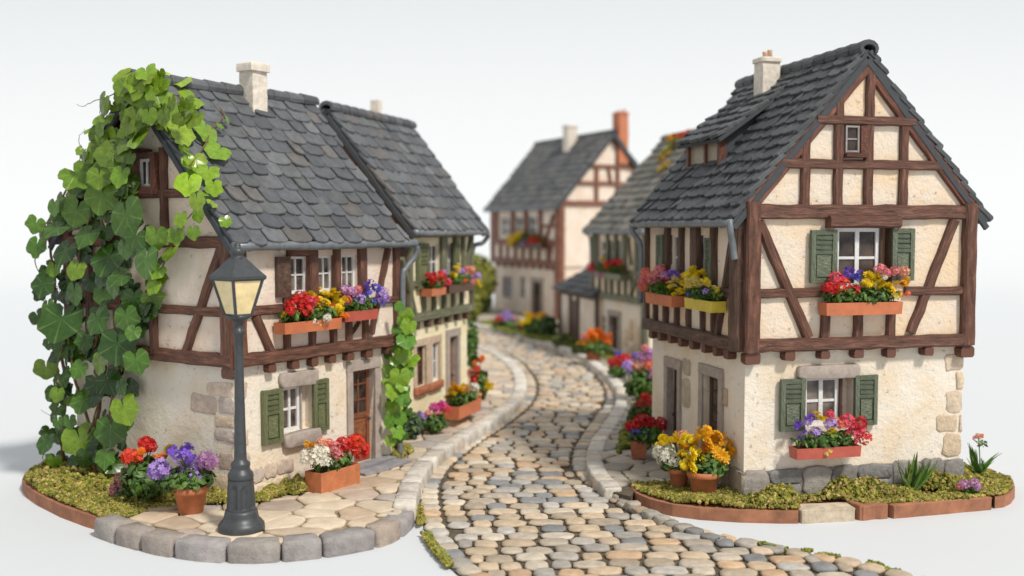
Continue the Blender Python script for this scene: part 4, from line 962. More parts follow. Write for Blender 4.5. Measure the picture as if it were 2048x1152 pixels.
# green verge at the right pavement
vg = P0([(1236, 905), (1240, 870), (1262, 830), (1280, 790), (1262, 750), (1225, 725), (1180, 705), (1120, 690), (1050, 672), (990, 658), (960, 645), (985, 640), (1120, 668), (1190, 690), (1215, 700), (1300, 745), (1330, 900), (1262, 900)], 0)
moss('ground_cover', vg, 9000, lambda p: .05+.05*noise.noise(p*2), 'green ground cover along the right pavement', size=(.03, .08), z=-.03, pal=[(.13, .15, .03), (.20, .19, .04), (.09, .11, .025)], patch=-.25)
vg = P0([(775, 895), (830, 870), (900, 840), (900, 830), (860, 850), (800, 875), (770, 885)], 0)
moss('ground_cover', vg, 2500, lambda p: .05+.05*noise.noise(p*2), 'straw and moss at the foot of the yellow house', size=(.02, .05), z=0., pal=[(.30, .22, .06), (.2, .2, .04), (.36, .27, .10)])
# moss along the road edges
for path, lab in (([(853, 1075), (868, 1100), (885, 1118), (905, 1140)], 'left'), ([(1490, 1092), (1530, 1098), (1575, 1106)], 'r'), ([(1605, 1110), (1625, 1114)], 'r'), ([(1640, 1114), (1680, 1124)], 'r'), ([(1735, 1134), (1800, 1150)], 'r')):
    Q = resample([at_z(x, y, TABLE) for x, y in path], .05)
    pl = [p+Vector((.05, .07, 0)) for p in Q]+[p-Vector((.05, .07, 0)) for p in Q[::-1]]
    moss('moss', pl, 13*len(Q), lambda p: .05+.08*noise.noise(p*4), 'green moss tuft growing along the road edge', z=TABLE+.03, size=(.018, .035), pal=[(.16, .17, .035), (.22, .21, .06), (.11, .13, .03)])
# joints between the cobbles at the left edge and in the kerb gutter
Q = resample([p+Vector((.03, 0, 0)) for p in RL], .1); Q = [p for p in Q if 15.5 < p.y < 26]
pl = [p+Vector((-.10, 0, 0)) for p in Q]+[p+Vector((.06, 0, 0)) for p in Q[::-1]]
moss('moss', pl, 1500, lambda p: .06, 'moss in the joint beside the left row of cobbles', z=TABLE+.03, size=(.015, .035), patch=.0)
# ================================================================== leaves, flowers, pots
def leaf_big(mb, o, nrm, tip, r, col):
    nrm = nrm.normalized(); y = (tip-nrm*tip.dot(nrm)).normalized(); x = y.cross(nrm)
    tab = [(0, 1.0), (14, .90), (30, .80), (46, .84), (60, .93), (76, .86), (93, .77), (108, .82), (122, .87), (142, .80), (160, .68), (174, .42)]
    k1 = U(.85, 1.1); cup = U(.05, .22)*r; fold = U(.02, .16)*r; out = []
    seq = [(-a, q) for a, q in tab[:0:-1]]+tab; jit = [U(.93, 1.07) for _ in seq]; lob = U(.65, 1.15)
    def pt(a, q, f):
        a = math.radians(a); q = (.84+(q-.84)*lob)*f; X, Y_ = math.sin(a)*q*k1, math.cos(a)*q
        h = -cup*(X*X+Y_*Y_)+fold*abs(X)*1.2+.03*r*math.sin(5*a)*f
        return o+x*(X*r)+y*((Y_+.05)*r)+nrm*h, (X, Y_)
    n = len(seq); c = mb.add([o]); A_ = [pt(a, q, .5) for a, q in seq]; B_ = [pt(a, q*j, 1.) for (a, q), j in zip(seq, jit)]
    ia = mb.add([p for p, _ in A_]); ib = mb.add([p for p, _ in B_]); ua = [u for _, u in A_]; ub = [u for _, u in B_]
    for k in range(n-1):
        mb.face([c, ia+k, ia+k+1], col, [(0, .001), ua[k], ua[k+1]]); mb.face([ia+k, ib+k, ib+k+1, ia+k+1], col, [ua[k], ub[k], ub[k+1], ua[k+1]])
def gplane(px, py, n=.3): s, z = A.px('gable', px, py, n); return A.T('gable')(s, n, z)
rE = [A.P(0, -A.oe, A.z2), A.P(1, -A.oe, A.z2), A.P(0, A.W/2, A.z3)]; rN = (rE[1]-rE[0]).cross(rE[2]-rE[0]).normalized(); rN = rN if rN.z > 0 else -rN
def rplane(px, py, off=.18): d = ray(px, py); t = (rE[0]+rN*off-CO).dot(rN)/d.dot(rN); return CO+d*t
gN = (A.T('gable')(0, 1, 0)-A.T('gable')(0, 0, 0))
ivy = thing('ivy', 'large ivy climbing the gable of the left house and over its roof edge', 'ivy', tuple(at_z(160, 960, 0)))
LV = [(246,156,20),(292,142,23),(284,184,34),(330,150,11),(365,162,22),(272,232,28),(352,212,34),(384,196,24),(232,276,29),(278,276,25),(340,240,22),(362,264,28),(412,256,30),(436,300,25),(208,236,22),(244,188,14),(210,312,22),(416,342,25),(392,318,19),(376,362,26),(428,372,18),(394,398,22),(361,436,18),(396,428,15),(386,462,16),(352,468,20),
(152,348,33),(198,352,22),(242,348,23),(204,388,33),(154,420,30),(252,428,42),(108,412,18),(72,446,18),(74,488,23),(116,456,25),(132,500,30),(176,468,26),(272,472,24),(312,470,25),(220,512,38),(292,516,34),(340,504,19),(248,496,20),(152,536,21),(108,536,16),(92,556,18),(316,540,17),(244,552,22),(200,556,18),
(87,568,23),(123,637,42),(193,637,28),(267,596,26),(252,632,27),(234,686,37),(272,719,26),(92,735,22),(126,694,21),(159,735,20),(200,724,22),(216,760,28),(241,771,18),(167,799,25),(247,814,31),(115,786,16),(139,840,15),(159,876,33),(221,858,31),(92,884,21),(108,920,17),(170,915,21),(211,912,21),(116,843,13),(308,570,18),(206,586,21),(149,583,23),(170,678,19),(267,663,17),(226,570,23),(95,610,16),(330,470,16),(300,480,20),(160,300,10),(175,262,8),(455,238,9),(440,250,8)]
mb = MB()
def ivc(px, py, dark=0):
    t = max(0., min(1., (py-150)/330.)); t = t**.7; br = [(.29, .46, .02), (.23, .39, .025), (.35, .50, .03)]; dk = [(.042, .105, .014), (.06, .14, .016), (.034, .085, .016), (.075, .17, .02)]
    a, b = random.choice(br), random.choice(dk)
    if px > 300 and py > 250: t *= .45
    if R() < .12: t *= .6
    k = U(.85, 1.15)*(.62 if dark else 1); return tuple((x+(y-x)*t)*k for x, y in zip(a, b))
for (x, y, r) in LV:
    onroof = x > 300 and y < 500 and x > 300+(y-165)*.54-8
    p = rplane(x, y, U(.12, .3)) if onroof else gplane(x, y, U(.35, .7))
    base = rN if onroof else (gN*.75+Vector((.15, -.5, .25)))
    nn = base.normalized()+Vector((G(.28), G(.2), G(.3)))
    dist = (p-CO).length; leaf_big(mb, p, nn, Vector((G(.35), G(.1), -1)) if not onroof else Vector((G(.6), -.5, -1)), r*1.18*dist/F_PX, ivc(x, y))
bd = {140:(230,330),200:(205,400),250:(190,290),300:(165,270),350:(125,265),400:(95,270),450:(62,310),500:(65,335),550:(80,325),600:(75,300),650:(80,290),700:(75,285),750:(85,270),800:(95,262),850:(95,255),900:(85,240),940:(100,220)}
ks = sorted(bd)
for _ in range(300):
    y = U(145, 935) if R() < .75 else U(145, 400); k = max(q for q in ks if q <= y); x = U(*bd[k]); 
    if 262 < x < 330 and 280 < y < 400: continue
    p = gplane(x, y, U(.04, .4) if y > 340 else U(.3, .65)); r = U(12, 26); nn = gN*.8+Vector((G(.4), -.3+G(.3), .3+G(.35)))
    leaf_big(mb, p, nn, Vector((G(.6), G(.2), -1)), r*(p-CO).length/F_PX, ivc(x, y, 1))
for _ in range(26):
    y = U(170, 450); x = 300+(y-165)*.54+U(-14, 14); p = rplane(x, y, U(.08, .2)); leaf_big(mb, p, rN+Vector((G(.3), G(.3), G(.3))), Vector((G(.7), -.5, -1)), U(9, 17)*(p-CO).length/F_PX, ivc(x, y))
mb.build('foliage', LEAF, ivy, True)
mb = MB()
for L_, n_, rr in (([(195, 968), (185, 880), (200, 800), (190, 700), (215, 600), (220, 500), (200, 400), (230, 300), (270, 200), (300, 160)], .18, .05), ([(130, 955), (122, 860), (128, 760), (112, 660), (108, 560), (100, 480), (120, 400), (170, 320), (235, 200), (280, 150)], .2, .045),
                   ([(165, 962), (180, 860), (150, 760), (140, 640), (150, 540), (180, 430), (200, 330)], .25, .04), ([(215, 965), (205, 900), (225, 820), (235, 720), (270, 620), (330, 520), (370, 450), (400, 400)], .2, .035), ([(140, 958), (160, 900), (190, 830), (215, 740), (230, 650)], .3, .03),
                   ([(270, 165), (220, 190), (185, 203), (165, 213), (156, 208)], .4, .012), ([(215, 240), (200, 225), (205, 198)], .4, .012), ([(150, 348), (160, 300), (158, 275), (176, 258)], .4, .011), ([(95, 480), (78, 520), (88, 560), (112, 575), (120, 600)], .4, .014), ([(110, 420), (80, 470), (95, 500)], .4, .014),
                   ([(130, 690), (112, 740), (120, 780), (105, 830), (85, 820)], .4, .013), ([(92, 890), (85, 920), (100, 935)], .4, .012), ([(150, 955), (168, 940), (178, 955)], .35, .02)):
    P = smooth([gplane(x+G(2), y, n_) for x, y in L_], 5); mb.tube([p+Vector((G(.012), G(.012), 0)) for p in P], [rr*(1-.75*k/len(P)) for k in range(len(P))], 6)
P = smooth([rplane(x, y, .2) for x, y in ((380, 330), (410, 290), (425, 255), (448, 232), (440, 215))], 4); mb.tube(P, .014, 5)
mb.build('stem', STEM, ivy, True)
# second ivy by the drainpipe
iv2 = thing('ivy', 'short ivy climbing beside the drainpipe between the first two left houses', 'ivy', tuple(at_z(785, 905, 0)))
mb = MB()
for (x, y, r) in [(812,628,15),(800,612,11),(818,650,16),(795,655,13),(812,680,19),(788,690,15),(805,708,18),(822,715,17),(782,735,17),(800,752,20),(818,742,14),(785,780,18),(806,792,16),(788,812,17),(800,835,15),(780,840,15),(795,862,14),(782,880,11),(804,770,12),(776,710,11),(776,760,12),(806,640,12),(790,720,12)]:
    p = at_y(x, y, 22.2+U(-.3, .15)); leaf_big(mb, p, Vector((.35+G(.3), -1, .4+G(.3))), Vector((G(.4), 0, -1)), r*(p-CO).length/F_PX*1.25, random.choice([(.16, .32, .03), (.11, .25, .03), (.22, .38, .03)]))
for _ in range(60):
    p = at_y(U(774, 820), U(615, 880), 22.45+U(-.1, .4)); leaf_big(mb, p, Vector((G(.5), -1, G(.5))), Vector((G(.5), 0, -1)), U(.09, .17), (.06, .16, .025))
mb.build('foliage', LEAF, iv2, True)
mb = MB(); mb.tube(smooth([at_y(x, y, 23.2) for x, y in ((787, 905), (782, 850), (795, 780), (788, 720), (806, 660), (800, 610))], 4), .025, 6); mb.build('stem', STEM, iv2, True)
# ---- flower head meshes (unit radius), shared by all the heads
def head_mesh(kind):
    me = bpy.data.meshes.new('flower_head'); V = []; Fc = []
    def floret(c, nrm, r, npet, ang0, cup):
        nrm = nrm.normalized(); x = nrm.orthogonal().normalized(); y = nrm.cross(x)
        for k in range(npet):
            a = ang0+2*math.pi*k/npet; hw = math.pi/npet*.92; i = len(V)
            for rr, aa, hh in ((.0, 0, 0), (.62, -hw, cup*.6), (1., -hw*.45, cup+U(-.1, .1)), (1., hw*.45, cup+U(-.1, .1)), (.62, hw, cup*.6)):
                V.append(c+(x*math.cos(a+aa)+y*math.sin(a+aa))*r*rr+nrm*hh*r)
            Fc.append((i, i+1, i+2, i+3, i+4))
    if kind == 0:    # geranium ball
        n = 34
        for k in range(n):
            z = 1-1.75*(k+.5)/n; t = k*2.39996+G(.2); q = math.sqrt(max(0, 1-z*z)); d = Vector((q*math.cos(t), q*math.sin(t), z)); rad = U(.72, .98)
            floret(d*rad*Vector((1, 1, .8)).x, d+Vector((G(.2), G(.2), G(.2))), U(.26, .36), 5, U(0, 6), .25)
    elif kind == 1:  # marigold: layered ruffled petals, three blooms
        for b in range(8):
            c = Vector((G(.42), -.15+G(.42), G(.40))); up_ = Vector((G(.5), -.6+G(.3), .8))
            for lay, (r, cu) in enumerate(((.62, .15), (.5, .35), (.36, .6), (.2, .9))): floret(c+up_.normalized()*.07*lay, up_, r, 9-lay, U(0, 6), cu)
    else:            # pansies and small daisies
        for b in range(9):
            d = Vector((G(1), G(1)-.5, G(1)+.2)).normalized(); floret(d*U(.45, .8), d, U(.36, .48), 5, U(0, 6), .12); floret(d*U(.82, .86), d, .16, 5, 0, .3)
    me.from_pydata([tuple(v) for v in V], [], Fc); me.materials.append(None); return me
HM = [[head_mesh(0) for _ in range(4)], [head_mesh(1) for _ in range(4)], [head_mesh(2) for _ in range(3)]]
KIND = dict(red=0, crimson=0, scarlet=0, coral=0, rose=0, pink=0, white=0, lilac=0, mauve=0, dusty=0, salmon=0, magenta=0, yellow=1, gold=1, orange=1, lemon=1, purple=2, blue=2)
def head(parent, p, r, col):
    me = random.choice(HM[KIND[col]]); o = bpy.data.objects.new('flower_head', me); sc.collection.objects.link(o)
    o.parent = parent; o.location = Vector(p)-ORIG[parent.name]; o.scale = (r*U(.92, 1.08), r*U(.92, 1.08), r*U(.85, 1.)); o.rotation_euler = (G(.35), G(.35), U(0, 6.28))
    o.material_slots[0].link = 'OBJECT'; o.material_slots[0].material = petal(col); return o
GP = [(.07, .16, .025), (.10, .21, .03), (.05, .11, .02), (.14, .25, .04), (.08, .14, .03)]
def foliage(parent, c, rad, n, size, pal=GP, mat=None, name='foliage', nx=None):
    """leaf-sized faces through an ellipsoid; rad = (along, depth, height), nx = along direction"""
    mb = MB(); nx = (nx or Vector((1, 0, 0))).normalized(); ny = Vector((-nx.y, nx.x, 0))
    for _ in range(n):
        d = Vector((G(1), G(1), G(1))).normalized()*R()**.4; p = c+nx*d.x*rad[0]+ny*d.y*rad[1]+up*d.z*rad[2]
        nr = (d+Vector((G(.5), G(.5), .5+G(.4)))).normalized(); x = nr.orthogonal().normalized(); x = Quaternion(nr, U(0, 6.3)) @ x; y = nr.cross(x); s = size*U(.6, 1.3); w_ = s*U(.4, .6)
        i = mb.add([p-x*s*.5, p-x*s*.15+y*w_*.5-nr*s*.04, p+x*s*.3+y*w_*.42, p+x*s*.55-nr*s*.12, p+x*s*.3-y*w_*.42, p-x*s*.15-y*w_*.5-nr*s*.04, p+nr*s*.06])
        k = U(.7, 1.2); col = tuple(q*k for q in random.choice(pal))
        for a, b in ((0, 1), (1, 2), (2, 3), (3, 4), (4, 5), (5, 0)): mb.face([i+6, i+a, i+b], col)
    return mb.build(name, mat or PLEAF, parent)
def stems(parent, base, tops, r=.012):
    mb = MB()
    for t in tops: b = base+Vector((G(.04), G(.04), 0)); mb.tube([b, b.lerp(t, .5)+Vector((G(.02), G(.02), .02)), t], r, 4, (.08, .15, .03))
    return mb.build('stem', PLEAF, parent)
def heads_at(parent, place, L_, jit=.06):
    out = []
    for it in L_:
        x, y, r, col = it; p = place(x, y, G(jit)); rr = r*(p-CO).length/F_PX*1.08; head(parent, p, rr, col); out.append(p)
    return out
def window_box(H, f, x0, x1, y0, y1, mat, label, HL, n0=.06, dep=.30, grp='window boxes', fol=None, folh=.17):
    T = H.T(f); s0, s1, z0, z1 = rect(H, f, x0, x1, y0, y1, n0+dep); o = T((s0+s1)/2, n0+dep/2, z0); b = thing('window_box', label, 'window box', tuple(o), grp)
    mb = MB(); t = .05
    def ring(e, z, d0=0): return [T(s0+e, n0+d0, z), T(s1-e, n0+d0, z), T(s1-e, n0+dep-e*.6, z), T(s0+e, n0+dep-e*.6, z)]
    R_ = [mb.add(ring(.015, z0)), mb.add(ring(0, z1)), mb.add(ring(.03, z1, .03)), mb.add(ring(.04, z1-.04, .03))]
    for a, c in zip(R_, R_[1:]):
        for q in range(4): mb.face([a+q, a+(q+1) % 4, c+(q+1) % 4, c+q])
    mb.face([R_[0]+q for q in range(4)]); mb.build('planter', mat, b)
    sb = MB(); i = sb.add(ring(.035, z1-.03, .03)); sb.face([i, i+1, i+2, i+3]); sb.build('soil', SOIL, b)
    nx = T(1, 0, 0)-T(0, 0, 0); L0 = s1-s0
    foliage(b, T((s0+s1)/2, n0+dep*.55, z1+folh*.7), (L0*.54, dep*.62, folh), int(260*L0), .13, nx=nx)
    def place(x, y, j): n = n0+dep*.72+j; s, z = H.px(f, x, y, n); return T(s, n, z)
    heads_at(b, place, HL, .05)
    cols = [h[3] for h in HL]
    for _ in range(int(4*L0)):     # blooms further back, towards the wall
        head(b, T(U(s0+.08, s1-.08), n0+.10, z1+U(.12, .24)), U(.07, .10), random.choice(cols))
    return b
def pot_mesh(parent, c, r0, r1, h, mat, square=False):
    mb = MB(); z = 0
    if square:
        mb.lathe(c, [(r0*1.3, 0), (r1*1.35, h), (r1*1.2, h), (r1*1.15, h-.05)], 4, rot=math.radians(38))
    else: mb.lathe(c, [(r0*.93, 0), (r0, .015), (r1*.92, h*.74), (r1*1.02, h*.75), (r1*1.06, h*.78), (r1*1.07, h*.97), (r1*1.03, h), (r1*.9, h), (r1*.88, h*.88)], 28)
    o = mb.build('pot', mat, parent, not square); sb = MB(); sb.lathe((c[0], c[1], c[2]+h*.86), [(r1*.88, 0), (r1*.3, .02)], 16, rot=math.radians(38)); sb.build('soil', SOIL, parent); return o
def ground_plant(name, label, cat, bx, by, HL, pot=None, fol=(30, 22), fc=None, nf=260, lsz=.13, pal=GP, z=0., grp='potted and planted flowers', potmat=None, jit=.12, square=False, extra=4, mat=None):
    """pot = (rim radius px, base radius px, rim y); fol = half width, half height in px; fc = centre px"""
    b0 = at_z(bx, by, z); Y = b0.y; px = b0.y/F_PX; t = thing(name, label, cat, tuple(b0), grp); top = 0
    if pot:
        h = (by-pot[2])*px+.0; c = b0+Vector((0, pot[1]*px, 0)); pot_mesh(t, c, pot[1]*px, pot[0]*px, h, potmat or TERRA, square); Y = c.y; top = h
    ys = [q[1] for q in HL] or [by-20]
    if not fc: fc = (sum(q[0] for q in HL)/len(HL), max(ys)*.5+(by-(pot and (by-pot[2]) or 0))*.5-2)
    c = at_y(fc[0], fc[1], Y); foliage(t, c, (fol[0]*px, fol[0]*px*.8, fol[1]*px), nf, lsz, pal, mat)
    pl = lambda x, y, j: at_y(x, y, Y-.05+j)
    tops = heads_at(t, pl, HL, jit)
    cols = [q[3] for q in HL]
    if HL:
        for _ in range(extra): q = random.choice(HL); head(t, at_y(q[0]+G(4), q[1]+G(4), Y+U(.15, .35)), q[2]*px*.95, q[3])
        stems(t, Vector((b0.x, Y, z+top*.9)), tops)
    return t
# window boxes -------------------------------------------------------
window_box(A, 'street', 570, 684, 641, 663, TERRA_O, 'orange clay window box with red, yellow and white flowers on the ivy house', [(585,612,15,'red'),(602,598,16,'red'),(609,620,15,'red'),(620,605,13,'rose'),(580,622,10,'red'),(650,588,11,'yellow'),(667,587,11,'yellow'),(645,608,12,'yellow'),(659,617,10,'yellow'),(673,601,13,'yellow'),(680,613,12,'yellow'),(676,628,11,'yellow'),(624,588,9,'yellow'),(631,598,8,'scarlet'),(675,643,9,'orange'),(686,632,8,'orange'),(654,636,9,'white'),(614,646,7,'lemon'),(628,644,8,'white'),(570,630,6,'gold'),(636,650,6,'lemon')])
window_box(A, 'street', 690, 757, 621, 641, PLAST_R, 'red window box with pink, lilac and blue flowers on the ivy house', [(690,580,11,'mauve'),(703,584,10,'mauve'),(716,580,10,'pink'),(693,600,10,'coral'),(738,571,13,'purple'),(752,576,12,'blue'),(736,588,12,'blue'),(764,586,12,'lilac'),(771,597,9,'lilac'),(720,598,12,'lilac'),(728,608,8,'lilac'),(745,600,10,'blue'),(758,602,9,'lilac'),(742,562,7,'purple'),(768,606,7,'blue')])
window_box(Bh, 'street', 864, 893, 576, 591, TERRA_O, 'orange window box of red and rose flowers on the yellow house', [(866,556,11,'red'),(881,552,11,'scarlet'),(860,566,9,'red'),(874,566,9,'coral'),(893,565,10,'rose'),(887,546,7,'lilac'),(856,550,6,'crimson')])
window_box(Bh, 'street', 899, 946, 568, 584, WOOD_DK, 'dark window box of mixed pastel flowers on the yellow house', [(909,550,9,'yellow'),(914,537,7,'yellow'),(922,544,9,'lilac'),(942,541,10,'salmon'),(931,539,8,'pink'),(953,567,8,'yellow'),(954,552,9,'lilac'),(926,562,7,'scarlet'),(907,578,9,'magenta'),(938,555,8,'mauve'),(944,564,7,'pink')])
window_box(Ch, 'street', 1022, 1080, 485, 497, WOOD_DK, 'small distant window box with yellow and red flowers on the farthest house', [(1027,480,10,'yellow'),(1040,474,10,'yellow'),(1034,488,8,'gold'),(1051,484,8,'lilac'),(1066,480,10,'red'),(1076,482,8,'red'),(1058,488,7,'crimson')], dep=.5, folh=.3)
window_box(Eh, 'street', 1186, 1240, 546, 558, WOOD_GR, 'window box of red, blue and magenta flowers on the mossy roofed house', [(1182,534,9,'red'),(1205,520,8,'yellow'),(1197,528,8,'blue'),(1195,547,10,'magenta'),(1208,549,9,'magenta'),(1228,527,10,'crimson'),(1215,530,9,'scarlet'),(1238,524,7,'red'),(1222,540,8,'coral')], dep=.4, folh=.25)
window_box(Fh, 'street', 1290, 1343, 588, 610, TERRA_O, 'orange window box with pink and purple flowers beside the yellow box', [(1292,548,12,'coral'),(1304,555,12,'pink'),(1320,542,13,'pink'),(1287,573,11,'coral'),(1286,560,9,'pink'),(1345,547,11,'purple'),(1357,545,12,'purple'),(1330,552,9,'mauve'),(1333,567,11,'crimson'),(1320,565,8,'dusty'),(1342,575,7,'blue'),(1310,568,7,'pink')])
window_box(Fh, 'street', 1368, 1423, 599, 621, PLAST_Y, 'yellow window box full of yellow flowers', [(1356,565,14,'lemon'),(1383,550,14,'yellow'),(1399,551,12,'yellow'),(1389,567,13,'lemon'),(1348,586,10,'yellow'),(1362,584,9,'yellow'),(1378,588,6,'blue'),(1401,582,8,'lilac'),(1413,583,7,'lilac'),(1373,572,10,'yellow'),(1370,553,9,'gold'),(1411,562,7,'yellow')])
window_box(Fh, 'gable', 1653, 1806, 605, 630, TERRA_O, 'long terracotta window box under the upper gable window of the right house', [(1672,557,14,'rose'),(1686,568,12,'scarlet'),(1659,576,13,'red'),(1708,581,12,'red'),(1671,580,9,'red'),(1700,544,14,'purple'),(1689,549,10,'purple'),(1712,556,12,'blue'),(1720,545,7,'purple'),(1742,552,15,'yellow'),(1753,568,16,'yellow'),(1729,564,12,'yellow'),(1783,582,12,'yellow'),(1778,572,8,'yellow'),(1808,566,11,'gold'),(1790,590,8,'lemon'),(1761,538,11,'pink'),(1773,545,9,'pink'),(1790,543,10,'pink'),(1809,543,10,'salmon'),(1769,554,7,'white'),(1799,588,6,'salmon'),(1815,588,6,'coral')])
window_box(Fh, 'gable', 1594, 1723, 895, 917, PLAST_R, 'red window box under the ground floor window of the right house gable', [(1602,853,15,'purple'),(1621,835,12,'purple'),(1614,846,8,'lilac'),(1648,876,10,'purple'),(1631,868,13,'lilac'),(1661,848,12,'lilac'),(1641,836,12,'yellow'),(1663,866,9,'yellow'),(1660,829,8,'rose'),(1669,840,8,'salmon'),(1694,843,14,'rose'),(1704,871,15,'rose'),(1719,848,14,'crimson'),(1730,876,12,'red'),(1683,850,9,'coral'),(1718,862,10,'rose'),(1652,903,8,'lemon'),(1668,904,8,'lemon'),(1640,888,6,'blue')])
# ground plants --------------------------------------------------------
ground_plant('flower_pot', 'round terracotta pot of purple and lilac flowers left of the street lamp', 'flower pot', 375, 1031, [(350,906,19,'purple'),(374,908,20,'purple'),(362,914,14,'lilac'),(318,938,20,'lilac'),(306,945,11,'lilac'),(330,948,14,'lilac'),(415,920,18,'mauve'),(402,925,14,'lilac'),(378,944,22,'lilac'),(392,952,14,'lilac'),(423,930,12,'mauve')], (35, 24, 974), (62, 26), (368, 958), 420, .17, jit=.14)
ground_plant('flower_plant', 'leafy plant with orange and red flower heads behind the purple flower pot', 'flowers', 292, 1008, [(262,914,17,'scarlet'),(275,910,12,'orange'),(252,918,10,'scarlet'),(295,890,15,'red'),(303,895,10,'red'),(342,897,10,'yellow'),(335,905,7,'gold'),(320,915,8,'orange')], None, (52, 42), (292, 955), 420, .18)
ground_plant('flower_plant', 'low dusty pink flower plant at the moss edge near the ivy stems', 'flowers', 243, 1002, [(242,955,12,'dusty'),(250,965,12,'dusty'),(234,975,13,'dusty'),(245,985,11,'dusty'),(228,985,8,'dusty')], None, (20, 16), (250, 985), 90, .13)
# trough in front of the ivy house
def trough(H, f, x0, x1, y0, y1, n0, dep, label, HL, mat=TERRA_O, folh=.2):
    b = window_box(H, f, x0, x1, y0, y1, mat, label, HL, n0, dep, 'potted and planted flowers', folh=folh); b.name = 'planter_trough'; b['category'] = 'planter'; return b
trough(A, 'street', 642, 721, 937, 984, .35, .42, 'rectangular terracotta trough of white, pink and red flowers under the ground floor window', [(640,922,15,'white'),(625,916,14,'white'),(612,908,12,'white'),(648,908,14,'white'),(632,900,11,'white'),(655,924,10,'white'),(608,920,9,'white'),(622,893,10,'gold'),(642,884,9,'salmon'),(655,888,12,'coral'),(668,893,11,'pink'),(672,910,13,'pink'),(690,887,15,'red'),(683,897,9,'red'),(712,884,18,'scarlet'),(720,902,17,'red'),(705,900,13,'scarlet'),(731,896,9,'scarlet'),(697,908,7,'pink')], TERRA)
trough(Bh, 'street', 918, 963, 805, 830, .45, .5, 'orange trough of golden flowers by the door of the yellow house', [(918,780,13,'gold'),(906,784,10,'yellow'),(929,786,11,'gold'),(912,774,9,'gold'),(924,772,8,'yellow'),(940,795,8,'yellow'),(953,790,9,'salmon'),(948,775,10,'white'),(938,782,7,'pink')])
ground_plant('flower_plant', 'tall orange and red flowers at the far corner of the yellow house', 'flowers', 962, 800, [(957,757,12,'scarlet'),(945,747,11,'coral'),(961,721,10,'orange'),(948,762,9,'red'),(974,773,10,'yellow'),(970,752,8,'orange'),(953,738,7,'scarlet'),(966,785,6,'yellow')], None, (22, 34), (958, 768), 260, .2)
ground_plant('flower_plant', 'magenta and lilac flowers below the small window of the yellow house', 'flowers', 868, 868, [(868,816,10,'magenta'),(884,812,11,'magenta'),(893,818,8,'rose'),(845,833,9,'lilac'),(856,828,8,'pink'),(838,826,6,'purple'),(874,826,6,'pink')], None, (28, 20), (868, 845), 280, .17)
ground_plant('shrub', 'blue green leafy shrub at the foot of the drainpipe ivy', 'shrub', 818, 880, [], None, (26, 28), (820, 848), 380, .17, [(.08, .14, .05), (.10, .17, .10), (.13, .2, .04), (.09, .15, .12)])
ground_plant('shrub', 'dark green shrub behind the far corner of the yellow house', 'shrub', 944, 745, [], None, (12, 50), (944, 690), 260, .25)
ground_plant('flower_pot', 'terracotta pot of golden orange flowers at the corner of the right house', 'flower pot', 1412, 992, [(1381,888,17,'gold'),(1372,880,11,'yellow'),(1384,922,20,'yellow'),(1395,905,10,'yellow'),(1420,875,19,'gold'),(1404,872,11,'gold'),(1434,902,21,'gold'),(1455,898,15,'gold'),(1407,898,10,'orange'),(1368,905,10,'yellow'),(1444,882,10,'gold'),(1372,930,10,'yellow')], (33, 25, 946), (44, 26), (1415, 930), 360, .15)
ground_plant('flower_pot', 'smaller terracotta pot with white and yellow flowers just behind the golden pot', 'flower pot', 1360, 978, [(1335,910,16,'white'),(1318,906,13,'white'),(1325,920,11,'white'),(1345,920,14,'white'),(1340,898,10,'white'),(1336,879,13,'yellow'),(1348,876,10,'yellow'),(1324,884,9,'yellow'),(1368,873,12,'salmon'),(1358,868,9,'salmon')], (21, 16, 938), (32, 24), (1352, 925), 240, .14)
ground_plant('flower_pot', 'square clay pot with dark red and blue flowers on the right pavement', 'flower pot', 1279, 918, [(1285,842,16,'crimson'),(1272,850,12,'red'),(1261,852,11,'crimson'),(1303,850,15,'crimson'),(1322,846,12,'crimson'),(1326,856,8,'crimson'),(1275,866,10,'blue'),(1285,872,10,'blue'),(1264,864,7,'purple'),(1294,866,7,'blue')], (18, 15, 882), (36, 22), (1290, 868), 300, .16, square=True, potmat=TERRA_D)
ground_plant('flower_plant', 'small dark red flowers behind the square pot on the right pavement', 'flowers', 1290, 868, [(1292,795,10,'red'),(1281,808,10,'crimson'),(1302,806,11,'crimson'),(1288,815,7,'red'),(1262,812,6,'white'),(1258,800,5,'white')], None, (30, 30), (1285, 830), 300, .2)
ground_plant('flower_plant', 'mixed bed of lilac, coral and pink blooms at the rear of the right house', 'flowers', 1282, 800, [(1289,716,14,'mauve'),(1303,711,14,'mauve'),(1296,705,10,'lilac'),(1270,713,10,'purple'),(1296,730,13,'coral'),(1308,728,10,'scarlet'),(1269,730,12,'salmon'),(1280,738,9,'salmon'),(1254,730,11,'lilac'),(1260,742,8,'lilac'),(1295,747,12,'lilac'),(1306,752,10,'mauve'),(1260,757,9,'white'),(1252,763,7,'white'),(1290,696,8,'pink')], None, (36, 34), (1282, 765), 420, .2)
ground_plant('flower_plant', 'round deep red flower cluster beside the right kerb', 'flowers', 1240, 755, [(1228,730,13,'crimson'),(1238,722,12,'crimson'),(1250,718,12,'red'),(1242,734,10,'crimson'),(1237,706,7,'blue'),(1224,722,8,'crimson')], None, (22, 14), (1238, 740), 200, .2)
ground_plant('flower_pot', 'clay pot of orange and yellow flowers before the mossy roofed house', 'flower pot', 1187, 722, [(1195,672,13,'orange'),(1184,670,10,'orange'),(1216,682,10,'orange'),(1208,674,10,'orange'),(1174,690,12,'gold'),(1165,686,8,'yellow'),(1186,686,10,'gold'),(1200,688,9,'salmon'),(1168,674,7,'pink')], (16, 12, 702), (32, 14), (1190, 694), 300, .25, potmat=TERRA_D)
